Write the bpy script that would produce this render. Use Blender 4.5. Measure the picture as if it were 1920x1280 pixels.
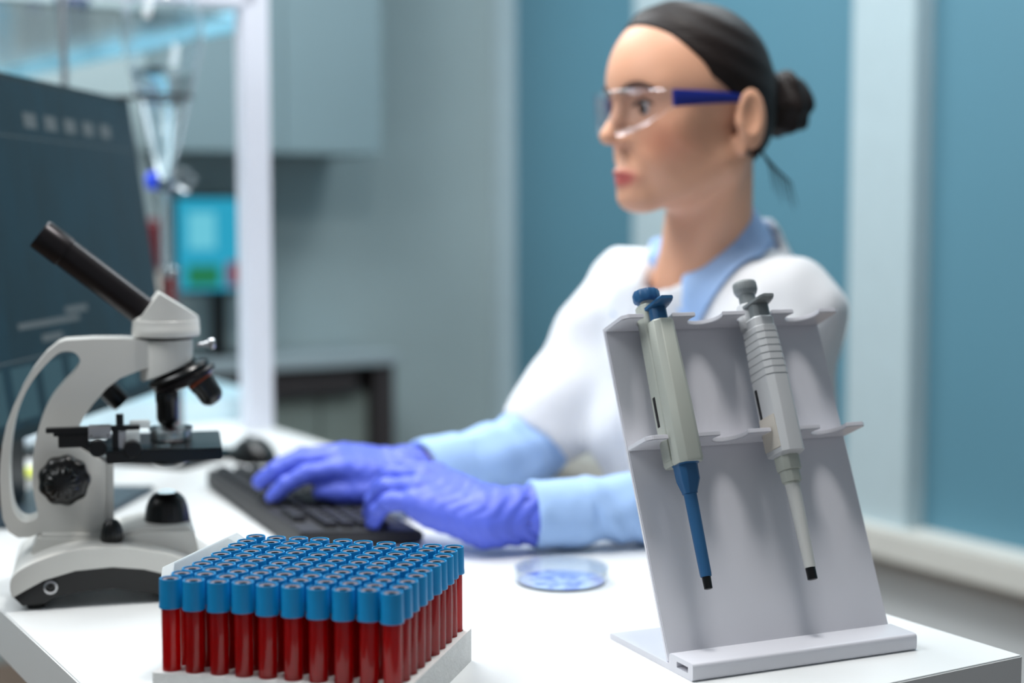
import bpy, bmesh, math, random
import numpy as np
from mathutils import Vector, Matrix
from mathutils.geometry import tessellate_polygon

for o in list(bpy.data.objects): bpy.data.objects.remove(o)
scene = bpy.context.scene
C = scene.collection
random.seed(7); rng = np.random.default_rng(5)
PI = math.pi

# ---------------------------------------------------------------- camera, world, exposure, lights
FPX = 2900.0; PITCH = math.atan(236/2900); CAMZ = 1.108; TZ = 0.75
cd = bpy.data.cameras.new('camera'); cam = bpy.data.objects.new('camera', cd); C.objects.link(cam)
cam.location = (0, 0, CAMZ); cam.rotation_euler = (PI/2-PITCH, 0, 0)
cd.sensor_width = 36; cd.lens = FPX/1920*36; cd.clip_start = .02
cd.dof.use_dof = True; cd.dof.focus_distance = 1.24; cd.dof.aperture_fstop = 2.5
scene.camera = cam
scene.view_settings.view_transform = 'Standard'; scene.view_settings.look = 'None'
scene.view_settings.gamma = 1; scene.view_settings.use_curve_mapping = False
scene.view_settings.exposure = 0.0
w = bpy.data.worlds.new('world'); scene.world = w; w.use_nodes = True
w.node_tree.nodes['Background'].inputs[0].default_value = (.86, .92, 1, 1)
w.node_tree.nodes['Background'].inputs[1].default_value = .26

def area(name, loc, size, power, col=(1,1,1), target=None, sy=None):
    l = bpy.data.lights.new(name, 'AREA'); l.energy = power; l.color = col
    l.shape = 'RECTANGLE'; l.size = size; l.size_y = sy or size
    o = bpy.data.objects.new(name, l); o.location = loc; C.objects.link(o)
    if target is not None:
        o.rotation_euler = (Vector(target)-Vector(loc)).to_track_quat('-Z', 'Y').to_euler()
    return o
area('ceiling_light_bench', (.12, 1.38, 2.6), .32, 21, (1, .98, .95))
area('ceiling_light_far', (-.75, 2.2, 2.62), .9, 30, (.93, .97, 1))
area('ceiling_light_left', (-1.3, .9, 2.3), .9, 21, (.95, .98, 1), (.1, 1.8, 1.0))
area('ceiling_light_room', (.9, 3.0, 2.62), 1.0, 36, (.93, .98, 1))
area('ceiling_light_back', (-.9, 3.2, 2.62), .8, 30, (.93, .98, 1))

# ---------------------------------------------------------------- view helpers (a pixel of the 1920x1280 frame to a point)
def ray(px, py):
    dx = (px-960)/FPX; dy = (640-py)/FPX
    c, s = math.cos(PITCH), math.sin(PITCH)
    return Vector((dx, c+dy*s, -s+dy*c))
def W(px, py, Y):
    r = ray(px, py); return Vector((0,0,CAMZ)) + r*(Y/r.y)
def T(px, py, z=TZ):
    r = ray(px, py); return Vector((0,0,CAMZ)) + r*((z-CAMZ)/r.z)
AZ = math.radians(31)
AV = Vector((-math.sin(AZ), math.cos(AZ), 0)); BV = Vector((math.cos(AZ), math.sin(AZ), 0))
def ab(a, b, z=0): return AV*a + BV*b + Vector((0,0,z))
class Frame:
    """local frame (u right, v away, w up) at origin O on a surface"""
    def __init__(s, O, u, v, w): s.O, s.u, s.v, s.w = Vector(O), Vector(u), Vector(v), Vector(w)
    def mat(s):
        m = Matrix((s.u, s.v, s.w)).transposed().to_4x4(); m.translation = s.O; return m
    def px(s, px, py, d=0):          # local (u,w) where the ray meets the plane v=d
        r = ray(px, py); c = Vector((0,0,CAMZ)); t = (d-(c-s.O).dot(s.v))/r.dot(s.v)
        p = c+r*t-s.O; return (p.dot(s.u), p.dot(s.w))

# ---------------------------------------------------------------- materials
def lin(c):
    f = lambda v: v/12.92 if v <= .04045 else ((v+.055)/1.055)**2.4
    return tuple(f(x/255) for x in c)+(1,)
def mat(name, rgb, rough=.5, metal=0, spec=.5, coat=0, noise=0, nscale=20, bump=0, bscale=200, emit=None, estr=0, trans=0, sss=0, ior=1.45):
    m = bpy.data.materials.new(name); m.use_nodes = True
    nt = m.node_tree; b = nt.nodes['Principled BSDF']
    col = lin(rgb)
    b.inputs['Base Color'].default_value = col
    b.inputs['Roughness'].default_value = rough; b.inputs['Metallic'].default_value = metal
    b.inputs['Specular IOR Level'].default_value = spec; b.inputs['Coat Weight'].default_value = coat
    b.inputs['Transmission Weight'].default_value = trans; b.inputs['IOR'].default_value = ior
    if sss:
        b.inputs['Subsurface Weight'].default_value = sss; b.inputs['Subsurface Scale'].default_value = .006
        b.inputs['Subsurface Radius'].default_value = (1, .35, .2)
    if emit:
        b.inputs['Emission Color'].default_value = lin(emit); b.inputs['Emission Strength'].default_value = estr
    tc = nt.nodes.new('ShaderNodeTexCoord')
    if noise:
        n = nt.nodes.new('ShaderNodeTexNoise'); n.inputs['Scale'].default_value = nscale; n.inputs['Detail'].default_value = 5
        nt.links.new(tc.outputs['Object'], n.inputs['Vector'])
        r = nt.nodes.new('ShaderNodeMapRange'); r.inputs[1].default_value = .3; r.inputs[2].default_value = .7
        r.inputs[3].default_value = 1-noise; r.inputs[4].default_value = 1+noise
        nt.links.new(n.outputs['Fac'], r.inputs[0])
        mx = nt.nodes.new('ShaderNodeVectorMath'); mx.operation = 'SCALE'; mx.inputs[0].default_value = col[:3]
        nt.links.new(r.outputs[0], mx.inputs['Scale']); nt.links.new(mx.outputs[0], b.inputs['Base Color'])
    if bump:
        n2 = nt.nodes.new('ShaderNodeTexNoise'); n2.inputs['Scale'].default_value = bscale; n2.inputs['Detail'].default_value = 4
        nt.links.new(tc.outputs['Object'], n2.inputs['Vector'])
        bp = nt.nodes.new('ShaderNodeBump'); bp.inputs['Strength'].default_value = bump; bp.inputs['Distance'].default_value = .002
        nt.links.new(n2.outputs['Fac'], bp.inputs['Height']); nt.links.new(bp.outputs[0], b.inputs['Normal'])
    return m
def thin_glass(name, tint=(1,1,1), refl=.5, base=.04, rough=.02):
    m = bpy.data.materials.new(name); m.use_nodes = True; nt = m.node_tree; nt.nodes.clear()
    out = nt.nodes.new('ShaderNodeOutputMaterial'); mix = nt.nodes.new('ShaderNodeMixShader')
    tr = nt.nodes.new('ShaderNodeBsdfTransparent'); tr.inputs[0].default_value = (*tint, 1)
    gl = nt.nodes.new('ShaderNodeBsdfGlossy'); gl.inputs['Roughness'].default_value = rough
    lw = nt.nodes.new('ShaderNodeLayerWeight'); lw.inputs['Blend'].default_value = .35
    ma = nt.nodes.new('ShaderNodeMath'); ma.operation = 'MULTIPLY_ADD'; ma.inputs[1].default_value = refl; ma.inputs[2].default_value = base
    nt.links.new(lw.outputs['Fresnel'], ma.inputs[0]); nt.links.new(ma.outputs[0], mix.inputs[0])
    nt.links.new(tr.outputs[0], mix.inputs[1]); nt.links.new(gl.outputs[0], mix.inputs[2]); nt.links.new(mix.outputs[0], out.inputs[0])
    return m

# ---------------------------------------------------------------- mesh helpers
class MB:
    def __init__(s): s.v = []; s.f = []; s.m = []; s.mi = 0
    def add(s, vs, fs):
        k = len(s.v); s.v += [Vector(p) for p in vs]; s.f += [[i+k for i in f] for f in fs]; s.m += [s.mi]*len(fs); return s
    def box(s, x0, x1, y0, y1, z0, z1, M=None):
        vs = [Vector((x,y,z)) for x in (x0,x1) for y in (y0,y1) for z in (z0,z1)]
        if M is not None: vs = [M@p for p in vs]
        return s.add(vs, [(0,1,3,2),(4,6,7,5),(0,4,5,1),(2,3,7,6),(0,2,6,4),(1,5,7,3)])
    def rings(s, R, cap0=True, cap1=True, closed=True):
        n = len(R[0]); vs = [p for r in R for p in r]; fs = []
        for i in range(len(R)-1):
            for j in range(n if closed else n-1):
                a = i*n+j; b = i*n+(j+1) % n; fs.append((a, b, b+n, a+n))
        if cap0: fs.append(tuple(range(n))[::-1])
        if cap1: fs.append(tuple(range((len(R)-1)*n, len(R)*n)))
        return s.add(vs, fs)
    def lathe(s, prof, seg=32, O=(0,0,0), axis=(0,0,1), lobes=0, amp=0, cap0=True, cap1=True):
        O = Vector(O); ax = Vector(axis).normalized(); q = ax.to_track_quat('Z', 'Y').to_matrix()
        R = []
        for r, z in prof:
            ring = []
            for j in range(seg):
                t = 2*PI*j/seg; rr = r*(1+amp*math.cos(lobes*t)) if lobes else r
                ring.append(O + q@Vector((rr*math.cos(t), rr*math.sin(t), z)))
            R.append(ring)
        return s.rings(R, cap0, cap1)
    def tube(s, pts, rad, seg=12, caps=True):
        pts = [Vector(p) for p in pts]; R = []
        if not hasattr(rad, '__len__'): rad = [rad]*len(pts)
        prev = None
        for i, p in enumerate(pts):
            d = (pts[min(i+1, len(pts)-1)]-pts[max(i-1, 0)]).normalized()
            a = (prev - d*prev.dot(d)).normalized() if prev is not None else d.orthogonal().normalized()
            prev = a; b = d.cross(a)
            R.append([p+(a*math.cos(2*PI*j/seg)+b*math.sin(2*PI*j/seg))*rad[i] for j in range(seg)])
        return s.rings(R, caps, caps)
    def prism(s, outer, v0, v1, holes=(), conv=None):
        """outline of (u,w) pairs extruded along v"""
        conv = conv or (lambda u, w, v: Vector((u, v, w)))
        loops = [outer]+list(holes)
        flat = [p for l in loops for p in l]; n = len(flat)
        tri = tessellate_polygon([[Vector((p[0], p[1], 0)) for p in l] for l in loops])
        vs = [conv(p[0], p[1], v0) for p in flat]+[conv(p[0], p[1], v1) for p in flat]
        fs = [tuple(t) for t in tri]+[tuple(i+n for i in t)[::-1] for t in tri]
        k = 0
        for l in loops:
            m = len(l)
            for i in range(m): fs.append((k+i, k+(i+1) % m, k+(i+1) % m+n, k+i+n))
            k += m
        return s.add(vs, fs)
    def build(s, name, mats, parent=None, smooth=35, bevel=0, inv=None):
        me = bpy.data.meshes.new(name)
        vs = [inv@p for p in s.v] if inv is not None else s.v
        me.from_pydata([tuple(p) for p in vs], [], s.f)
        mats = mats if isinstance(mats, (list, tuple)) else [mats]
        for m in mats: me.materials.append(m)
        me.polygons.foreach_set('material_index', s.m)
        bm = bmesh.new(); bm.from_mesh(me); bmesh.ops.recalc_face_normals(bm, faces=bm.faces)
        if bevel:
            es = [e for e in bm.edges if len(e.link_faces) == 2 and e.calc_face_angle(0) > math.radians(32)]
            bmesh.ops.bevel(bm, geom=es, offset=bevel, segments=2, affect='EDGES', clamp_overlap=True)
        bm.to_mesh(me); bm.free()
        if smooth:
            me.polygons.foreach_set('use_smooth', [True]*len(me.polygons))
            me.set_sharp_from_angle(angle=math.radians(smooth))
        o = bpy.data.objects.new(name, me); C.objects.link(o)
        if parent is not None: o.parent = parent
        return o
def tag(o, label=None, cat=None, group=None, kind=None):
    if label: o['label'] = label
    if cat: o['category'] = cat
    if group: o['group'] = group
    if kind: o['kind'] = kind
    return o
def empty(name, M, label, cat, group=None):
    o = bpy.data.objects.new(name, None); C.objects.link(o); o.empty_display_size = .05
    if not isinstance(M, Matrix): M = Matrix.Translation(M)
    o.matrix_world = M; return tag(o, label, cat, group)
def spline(pts, n=6, closed=False):
    """Catmull-Rom through 2D/3D points"""
    P = [np.array(p, float) for p in pts]; m = len(P); out = []
    for i in range(m if closed else m-1):
        g = lambda k: P[k % m] if closed else P[max(0, min(m-1, k))]
        a, b, c, d = g(i-1), g(i), g(i+1), g(i+2)
        for k in range(n):
            t = k/n; out.append(tuple(.5*((2*b)+(c-a)*t+(2*a-5*b+4*c-d)*t*t+(3*b-a-3*c+d)*t**3)))
    if not closed: out.append(tuple(P[-1]))
    return out
def roundpoly(pts, r, n=4):
    out = []; m = len(pts)
    for i in range(m):
        a, b, c = (Vector(pts[i-1]), Vector(pts[i]), Vector(pts[(i+1) % m]))
        d1 = (a-b); d2 = (c-b); rr = min(r, d1.length*.45, d2.length*.45)
        p, q = b+d1.normalized()*rr, b+d2.normalized()*rr
        for k in range(n+1):
            t = k/n; out.append(tuple(p*(1-t)**2+b*2*t*(1-t)+q*t*t))
    return out

# ---------------------------------------------------------------- implicit surfaces for organic shapes
def arr(p): return np.array(p, np.float32)
def sd_cone(P, a, b, r1, r2):            # tapered capsule
    a, b = arr(a), arr(b); ba = b-a; h = np.clip(((P-a)@ba)/max(1e-9, float(ba@ba)), 0, 1)
    return np.linalg.norm(P-a-h[..., None]*ba, axis=-1)-(r1+(r2-r1)*h)
def sd_ell(P, c, r, R=None):
    q = P-arr(c)
    if R is not None: q = q@arr(R)
    r = arr(r); k0 = np.linalg.norm(q/r, axis=-1); k1 = np.linalg.norm(q/(r*r), axis=-1)
    return k0*(k0-1)/np.maximum(k1, 1e-6)
def smin(a, b, k):
    h = np.maximum(k-np.abs(a-b), 0)/k; return np.minimum(a, b)-h*h*k*.25
def smax(a, b, k): return -smin(-a, -b, k)
def surface(f, lo, hi, h):
    """surface nets of f<0 on a grid"""
    lo, hi = arr(lo), arr(hi); n = np.ceil((hi-lo)/h).astype(int)+1
    ax = [lo[i]+h*np.arange(n[i], dtype=np.float32) for i in range(3)]
    F = np.empty(n, np.float32)
    st = max(1, int(400000/(n[1]*n[2])))
    for i in range(0, n[0], st):
        g = np.stack(np.meshgrid(ax[0][i:i+st], ax[1], ax[2], indexing='ij'), -1); F[i:i+st] = f(g)
    S = F < 0; m = n-1
    cnt = np.zeros(m, np.int8); acc = np.zeros((*m, 3), np.float32); num = np.zeros(m, np.float32)
    sl = lambda o, A: A[o[0]:o[0]+m[0], o[1]:o[1]+m[1], o[2]:o[2]+m[2]]
    for a in range(3):
        o1, o2 = [(1,2),(0,2),(0,1)][a]
        for i in (0, 1):
            for j in (0, 1):
                p = [0,0,0]; p[o1] = i; p[o2] = j; q = list(p); q[a] = 1
                s0, s1 = sl(p, S), sl(q, S); x = s0 != s1
                f0, f1 = sl(p, F), sl(q, F); t = np.where(x, f0/np.where(x, f0-f1, 1), 0)
                for k in range(3): acc[..., k] += np.where(x, p[k]+(t if k == a else 0), 0)
                num += x
    act = num > 0; idx = -np.ones(m, int); idx[act] = np.arange(act.sum())
    base = np.stack(np.nonzero(act), -1)
    V = lo+h*(base+acc[act]/num[act][:, None]); Q = []
    for a in range(3):
        o1, o2 = [(1,2),(2,0),(0,1)][a]
        s0 = [slice(1, -1)]*3; s0[a] = slice(0, -1); s1 = [slice(1, -1)]*3; s1[a] = slice(1, None)
        A, B = S[tuple(s0)], S[tuple(s1)]
        w_ = np.nonzero(A != B); e = [w_[0].copy(), w_[1].copy(), w_[2].copy()]
        for k in range(3):
            if k != a: e[k] = e[k]+1
        flip = B[w_]
        def cell(d1, d2):
            c = [e[0].copy(), e[1].copy(), e[2].copy()]; c[o1] -= d1; c[o2] -= d2; return idx[tuple(c)]
        q = np.stack([cell(1,1), cell(0,1), cell(0,0), cell(1,0)], -1); q[flip] = q[flip][:, ::-1]; Q.append(q)
    Q = np.concatenate(Q); Q = Q[(Q >= 0).all(1)]
    return V, Q
def merge_surfaces(parts):
    Vs, Qs, k = [], [], 0
    for V, Q in parts: Vs.append(V); Qs.append(Q+k); k += len(V)
    return np.concatenate(Vs), np.concatenate(Qs)
def surf_obj(name, VQ, mats, parent=None, off=None):
    V, Q = VQ
    if off is not None: V = V-arr(off)
    me = bpy.data.meshes.new(name); me.from_pydata(V.tolist(), [], Q.tolist())
    for m in (mats if isinstance(mats, list) else [mats]): me.materials.append(m)
    me.polygons.foreach_set('use_smooth', [True]*len(me.polygons))
    o = bpy.data.objects.new(name, me); C.objects.link(o)
    if parent is not None: o.parent = parent
    return o
# ---------------------------------------------------------------- materials in use
M = {}
M['table'] = mat('white_laminate', (226,228,228), .35, noise=.015, nscale=6)
M['edge'] = mat('laminate_edge', (200,203,196), .5, noise=.02)
M['floor'] = mat('brown_floor', (118,98,84), .5, noise=.12, nscale=8)
M['wall'] = mat('grey_wall', (156,173,176), .7, noise=.03, nscale=3, bump=.1)
M['wall_low'] = mat('pale_wall', (205,210,212), .7, noise=.02, nscale=3)
M['panel'] = mat('blue_panel', (88,134,152), .45, noise=.03, nscale=1.2)
M['post'] = mat('pale_post', (178,196,202), .4, noise=.02)
M['ceil'] = mat('white_ceiling', (225,228,230), .8, noise=.01)
M['acrylic'] = mat('white_acrylic', (216,216,223), .22, spec=.5, noise=.012, nscale=9)
M['scope'] = mat('white_enamel', (212,211,206), .32, spec=.5, noise=.012, nscale=30)
M['black'] = mat('black_plastic', (8,8,9), .28, spec=.5, noise=.1)
M['blackmetal'] = mat('black_metal', (34,31,33), .3, metal=.6, noise=.1)
M['darkgrey'] = mat('dark_grey_plastic', (40,40,43), .5, noise=.1)
M['key'] = mat('key_plastic', (34,34,38), .45, noise=.1)
M['chrome'] = mat('brushed_metal', (190,190,192), .3, metal=1, noise=.05)
M['rubber'] = mat('black_rubber', (20,20,20), .8, noise=.1)
M['cap'] = mat('blue_cap', (3,132,190), .38, spec=.5, noise=.04, nscale=60)
M['stopper'] = mat('dark_rubber_stopper', (92,82,90), .55, noise=.1, nscale=200)
M['hole'] = mat('stopper_hole', (20,12,16), .7, noise=.1)
M['glass'] = thin_glass('clear_glass', (.97,.98,.98), .8, .05)
M['plastic_clear'] = thin_glass('clear_plastic', (.96,.98,.995), .28, .03)
M['tubeglass'] = thin_glass('tube_glass', (1,.97,.97), .3, .015, .05)
M['box'] = mat('white_foam', (222,222,220), .8, noise=.05, nscale=90, bump=.4, bscale=400)
M['pipgrey'] = mat('pipette_grey_green', (178,182,173), .42, noise=.015)
M['piplight'] = mat('pipette_light_grey', (192,194,196), .4, noise=.015)
M['pipblue'] = mat('pipette_blue', (38,88,132), .4, noise=.04)
M['pipdark'] = mat('pipette_mid_grey', (122,128,130), .4, noise=.04)
M['pipshaft'] = mat('pipette_shaft_grey', (200,201,198), .45, noise=.02)
M['labelw'] = mat('paper_label', (200,194,184), .8, noise=.03)
M['glove'] = mat('nitrile_blue', (86,104,214), .48, noise=.06, nscale=25, bump=.35, bscale=90)
M['coat'] = mat('white_coat_cloth', (224,226,230), .85, noise=.02, nscale=12, bump=.3, bscale=60)
M['shirt'] = mat('light_blue_cloth', (160,192,236), .85, noise=.03, nscale=14, bump=.3, bscale=70)
M['trousers'] = mat('dark_trousers', (42,46,60), .85, noise=.06)
M['shoe'] = mat('white_shoe', (210,210,210), .5, noise=.03)
M['navy'] = mat('navy_plastic', (18,34,120), .35, noise=.05)
M['lens'] = thin_glass('safety_lens', (.96,.97,.99), .2, .03)
M['eye'] = mat('eye_white', (176,164,160), .25, noise=.02)
M['iris'] = mat('dark_iris', (40,28,24), .2, noise=.1)
M['brow'] = mat('brow_hair', (70,46,38), .8, noise=.1)
M['undershirt'] = mat('blue_undershirt', (40,90,150), .85, noise=.05)
def blood_mat():
    m = mat('blood', (176,0,8), .3, spec=.25, noise=.1, nscale=40); nt = m.node_tree
    b = nt.nodes['Principled BSDF']; out = nt.nodes['Material Output']
    tr = nt.nodes.new('ShaderNodeBsdfTranslucent'); tr.inputs[0].default_value = (.95,.0,.012,1)
    mx = nt.nodes.new('ShaderNodeMixShader'); mx.inputs[0].default_value = .5
    nt.links.new(b.outputs[0], mx.inputs[1]); nt.links.new(tr.outputs[0], mx.inputs[2]); nt.links.new(mx.outputs[0], out.inputs[0])
    return m
M['blood'] = blood_mat()
def lid_mat():
    m = mat('milky_plastic', (236,240,240), .35, noise=.01); nt = m.node_tree
    b = nt.nodes['Principled BSDF']; out = nt.nodes['Material Output']
    tr = nt.nodes.new('ShaderNodeBsdfTranslucent'); tr.inputs[0].default_value = (.9,.93,.93,1)
    tp = nt.nodes.new('ShaderNodeBsdfTransparent')
    mx = nt.nodes.new('ShaderNodeMixShader'); mx.inputs[0].default_value = .45
    m2 = nt.nodes.new('ShaderNodeMixShader'); m2.inputs[0].default_value = .12
    nt.links.new(b.outputs[0], mx.inputs[1]); nt.links.new(tr.outputs[0], mx.inputs[2])
    nt.links.new(mx.outputs[0], m2.inputs[1]); nt.links.new(tp.outputs[0], m2.inputs[2]); nt.links.new(m2.outputs[0], out.inputs[0])
    return m
M['lid'] = lid_mat()

# ---------------------------------------------------------------- room
def struct(name, mb, m, **k): return tag(mb.build(name, m, **k), kind='structure')
MAB = Matrix((BV, AV, Vector((0,0,1)))).transposed().to_4x4()      # local (b, a, z)
WB = 2.30; WA = 3.90; WL = -2.3; WF = -1.2
def abox(mb, a0, a1, b0, b1, z0, z1): return mb.box(b0, b1, a0, a1, z0, z1, MAB)
struct('floor', abox(MB(), WF, WA+.1, WL-.1, WB+.1, -.1, 0), M['floor'])
struct('ceiling', abox(MB(), WF, WA+.1, WL-.1, WB+.1, 2.7, 2.8), M['ceil'])
struct('wall_back', abox(MB(), WA, WA+.1, WL-.1, WB+.1, 0, 2.7), M['wall'])
struct('wall_left', abox(MB(), WF, WA, WL-.1, WL, 0, 2.7), M['wall'])
struct('wall_right', abox(MB(), WF, WA, WB+.02, WB+.1, 0, .44), M['wall_low'])
posts = [(3.84,3.90), (3.03,3.19), (2.235,2.415), (1.44,1.62), (.64,.82), (-.16,.02), (-.96,-.78)]
for i, (p0, p1) in enumerate(posts):
    struct('trim_%d' % (i+1), abox(MB(), p0, p1, WB-.03, WB+.1, .44, 2.7), M['post'], bevel=.004)
for i in range(len(posts)-1):
    struct('window_%d' % (i+1), abox(MB(), posts[i+1][1], posts[i][0], WB+.02, WB+.06, .44, 2.7), M['panel'])
struct('trim_8', abox(MB(), WF, WA, WB-.06, WB+.1, .41, .475), mat('cream_trim', (206,206,200), .5, noise=.02), bevel=.006)

# ---------------------------------------------------------------- bench
P0 = T(1918, 1228); P0.z = 0; ca, cb = P0.dot(AV), P0.dot(BV)
TW = .682; TL = 2.2
tb = empty('lab_table', ab(ca+TL/2, cb-TW/2, 0), 'long white laminate table with a thick square edge, under the microscope and keyboard', 'table')
Mi = tb.matrix_world.inverted() if False else Matrix.Translation(-ab(ca+TL/2, cb-TW/2, 0))
abox(MB(), ca, ca+TL, cb-TW, cb, TZ-.045, TZ).build('table_top', M['table'], tb, bevel=.0012, inv=Mi)
for a_ in (ca+.12, ca+TL-.12):
    for b_ in (cb-TW+.05, cb-.05):
        abox(MB(), a_-.025, a_+.025, b_-.025, b_+.025, 0, TZ-.045).build('leg', M['post'], tb, bevel=.002, inv=Mi)
# ---------------------------------------------------------------- microscope
su = Vector((math.cos(math.radians(14.6)), math.sin(math.radians(14.6)), 0)); sv = Vector((-su.y, su.x, 0))
SO = W(200, 800, 1.47); SO.z = TZ
SF = Frame(SO, su, sv, (0,0,1))
ms = empty('microscope', SF.mat(), 'white and black student microscope standing at the left of the table', 'microscope')
def S(pts, d=0): return [SF.px(x, y, d) for x, y in pts]
dn = -.018
outer = [(139,637),(175,635),(230,635),(262,637),(300,640),(300,690),(285,690),(275,690),(250,699),(225,709),(200,728),(175,757),(159,779),(148,800),(150,840),(199,868),(199,1001),(76,1001),
         (71,1001),(56,1007),(34,1008),(16,997),(5,972),(1,940),(-1,900),(0,870),(4,834),(12,796),(25,761),(41,727),(62,692),(87,661),(109,643),(122,638)]
hole = [(150,680),(147,668),(137,660),(119,659),(103,667),(78,692),(56,722),(38,758),(26,796),(19,844),(17,892),(21,940),(30,966),(45,978),(60,976),(71,966),(66,940),(61,904),(62,856),(69,815),(81,777),(96,748),(120,719),(140,698)]
o_ = S(outer, dn); h_ = spline(S(hole, dn), 3, True)
o2 = spline(o_[:1]+o_[1:], 1, True)
MB().prism(o2, dn, .022, [h_]).build('arm', M['scope'], ms, bevel=.0035, smooth=50)
# raised foot under the arm and the lamp
def rect(x0, y0, x1, y1, d): return S([(x0,y0),(x1,y0),(x1,y1),(x0,y1)], d)
prof = [(19,1108),(20,1088),(36,1070),(70,1053),(117,1037),(164,1029),(223,1027),(270,1032),(328,1043),(385,1066),(420,1090),(424,1108),(410,1112),
        (385,1104),(340,1086),(300,1074),(270,1067),(211,1063),(141,1070),(82,1088),(47,1107),(23,1121)]
dB = -.075
pb = S(prof, dB)
MB().prism(spline(pb[:11], 4)+pb[11:], dB, .075).build('base', M['scope'], ms, bevel=.004, smooth=50)
blk = [(23,1119),(47,1105),(82,1086),(141,1068),(211,1061),(270,1065),(300,1072),(340,1084),(385,1102),(410,1112),(412,1128),(396,1139),(360,1137),(330,1126),(281,1112),(211,1105),(152,1111),(105,1120),(82,1133),(42,1137)]
MB().prism([(u, max(w, .0035)) for u, w in S(blk, dB)], dB+.003, .072).build('base_cover', M['black'], ms, bevel=.0015, smooth=40)
for fx in (66, 385):
    for fd in (dB+.016, .06):
        u_, w_ = SF.px(fx, 1137, dB)
        MB().lathe([(.0075,0),(.0085,.002),(.009,w_+.004)], 20, (u_, fd, 0)).build('foot', M['rubber'], ms)
u_, w_ = SF.px(95, 1101, dB)
j = MB().lathe([(.0062,0),(.0062,.003),(.0045,.0035),(.0035,.002),(.003,-.002)], 28, (u_, dB+.002, w_), (0,-1,0), cap1=False)
j.mi = 1; j.lathe([(.0035,.0),(.0032,.001),(.0012,.001),(.001,.003)], 20, (u_, dB+.002, w_), (0,-1,0))
j.build('power_socket', [M['chrome'], M['black']], ms)
# column block and lamp plinth on the base
q = S([(72,1003),(199,1003),(216,1003),(222,1040),(216,1056),(60,1056),(56,1040)], -.03)
MB().prism(q, -.032, .034).build('column_foot', M['scope'], ms, bevel=.003)
q = S([(222,1000),(268,988),(352,986),(364,990),(372,1030),(376,1062),(222,1050)], -.035)
MB().prism(q, -.04, .045).build('lamp_plinth', M['scope'], ms, bevel=.006)
q = S([(199,868),(213,868),(214,1003),(199,1003)], -.012)
MB().prism(q, -.012, .016).build('rack_slide', M['scope'], ms, bevel=.001)
# lamp house
u_, w_ = SF.px(314, 990, -.005)
R = 43/1980
pr = [(R,0),(R*1.0,.006),(R*.97,.012),(R*.9,.021),(R*.78,.028),(R*.6,.0325),(R*.42,.0345),(R*.38,.0335)]
lh = MB().lathe(pr, 96, (u_, .0, w_), lobes=24, amp=.012).build('lamp_housing', M['black'], ms, smooth=60)
g = mat('lamp_glass', (200,225,235), .2, emit=(215,240,250), estr=.9, noise=.01)
MB().lathe([(R*.4,.0335),(R*.34,.036),(R*.15,.0372),(.0005,.0375)], 32, (u_, .0, w_)).build('lamp_lens', g, lh)
# brightness knob
u_, w_ = SF.px(210, 1015, -.045)
MB().lathe([(.0085,0),(.0102,.003),(.0095,.012),(.0078,.018),(.005,.0215),(.001,.0225)], 80, (u_, -.045, w_-.001), lobes=16, amp=.03).build('dimmer_knob', M['black'], ms)
# focus knobs
u_, w_ = SF.px(120, 903, -.04)
MB().lathe([(.012,-.04),(.012,.0),(.0215,.001),(.0232,.005),(.0232,.013),(.021,.018),(.016,.0195)], 120, (u_, -.022, w_), (0,-1,0), lobes=9, amp=.035).build('coarse_focus_knob', M['black'], ms, smooth=60)
u2, w2 = SF.px(113, 907, -.055)
MB().lathe([(.0145,0),(.0155,.004),(.015,.012),(.0115,.0165),(.006,.018),(.001,.0182)], 120, (u_-.0015, -.040, w_), (0,-1,0), lobes=14, amp=.05).build('fine_focus_knob', M['black'], ms, smooth=60)
MB().lathe([(.012,0),(.0215,.004),(.023,.008),(.0232,.018),(.018,.024)], 60, (u_, .022, w_), (0,1,0), lobes=9, amp=.035).build('coarse_focus_knob', M['black'], ms, smooth=60)
# black cylinder behind the arm
a_, b_ = SF.px(190, 716, .04), SF.px(229, 757, .04)
A3, B3 = Vector((a_[0], .04, a_[1])), Vector((b_[0], .04, b_[1]))
MB().lathe([(.0105,0),(.0105,(B3-A3).length-.003),(.009,(B3-A3).length)], 32, A3, B3-A3).build('adjustment_knob', M['black'], ms)
bolt = MB().lathe([(.0022,0),(.0022,.03)], 12, (A3.x, .02, A3.z), (0,1,0)).build('bolt', M['chrome'], ms)
# drum
AXu, _ = SF.px(312, 650, 0); z_ = lambda y: SF.px(312, y, 0)[1]
Rd = 50/1985
def bis(bm, co, no):
    g = bmesh.ops.bisect_plane(bm, geom=bm.verts[:]+bm.edges[:]+bm.faces[:], plane_co=co, plane_no=no, clear_outer=True)
    es = [e for e in g['geom_cut'] if isinstance(e, bmesh.types.BMEdge)]
    if es: bmesh.ops.edgenet_fill(bm, edges=es)
def cut_obj(mb, cuts, name, m, bevel=.001):
    me = bpy.data.meshes.new('t'); me.from_pydata([tuple(p) for p in mb.v], [], mb.f)
    bm = bmesh.new(); bm.from_mesh(me); bmesh.ops.recalc_face_normals(bm, faces=bm.faces)
    for co, no in cuts: bis(bm, co, no)
    bm.verts.index_update()
    out = MB(); out.add([v.co.copy() for v in bm.verts], [[v.index for v in f.verts] for f in bm.faces]); bm.free()
    return out.build(name, m, ms, bevel=bevel)
dl, dr = SF.px(285, 706, 0), SF.px(374, 668, 0)
sl = Vector((dr[0]-dl[0], 0, dr[1]-dl[1])).normalized(); nn = Vector((sl.z, 0, -sl.x))
mb = MB().lathe([(Rd,z_(712)),(Rd,z_(640)),(Rd*.97,z_(637)),(Rd*.97,z_(634))], 64, (AXu,0,0))
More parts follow.
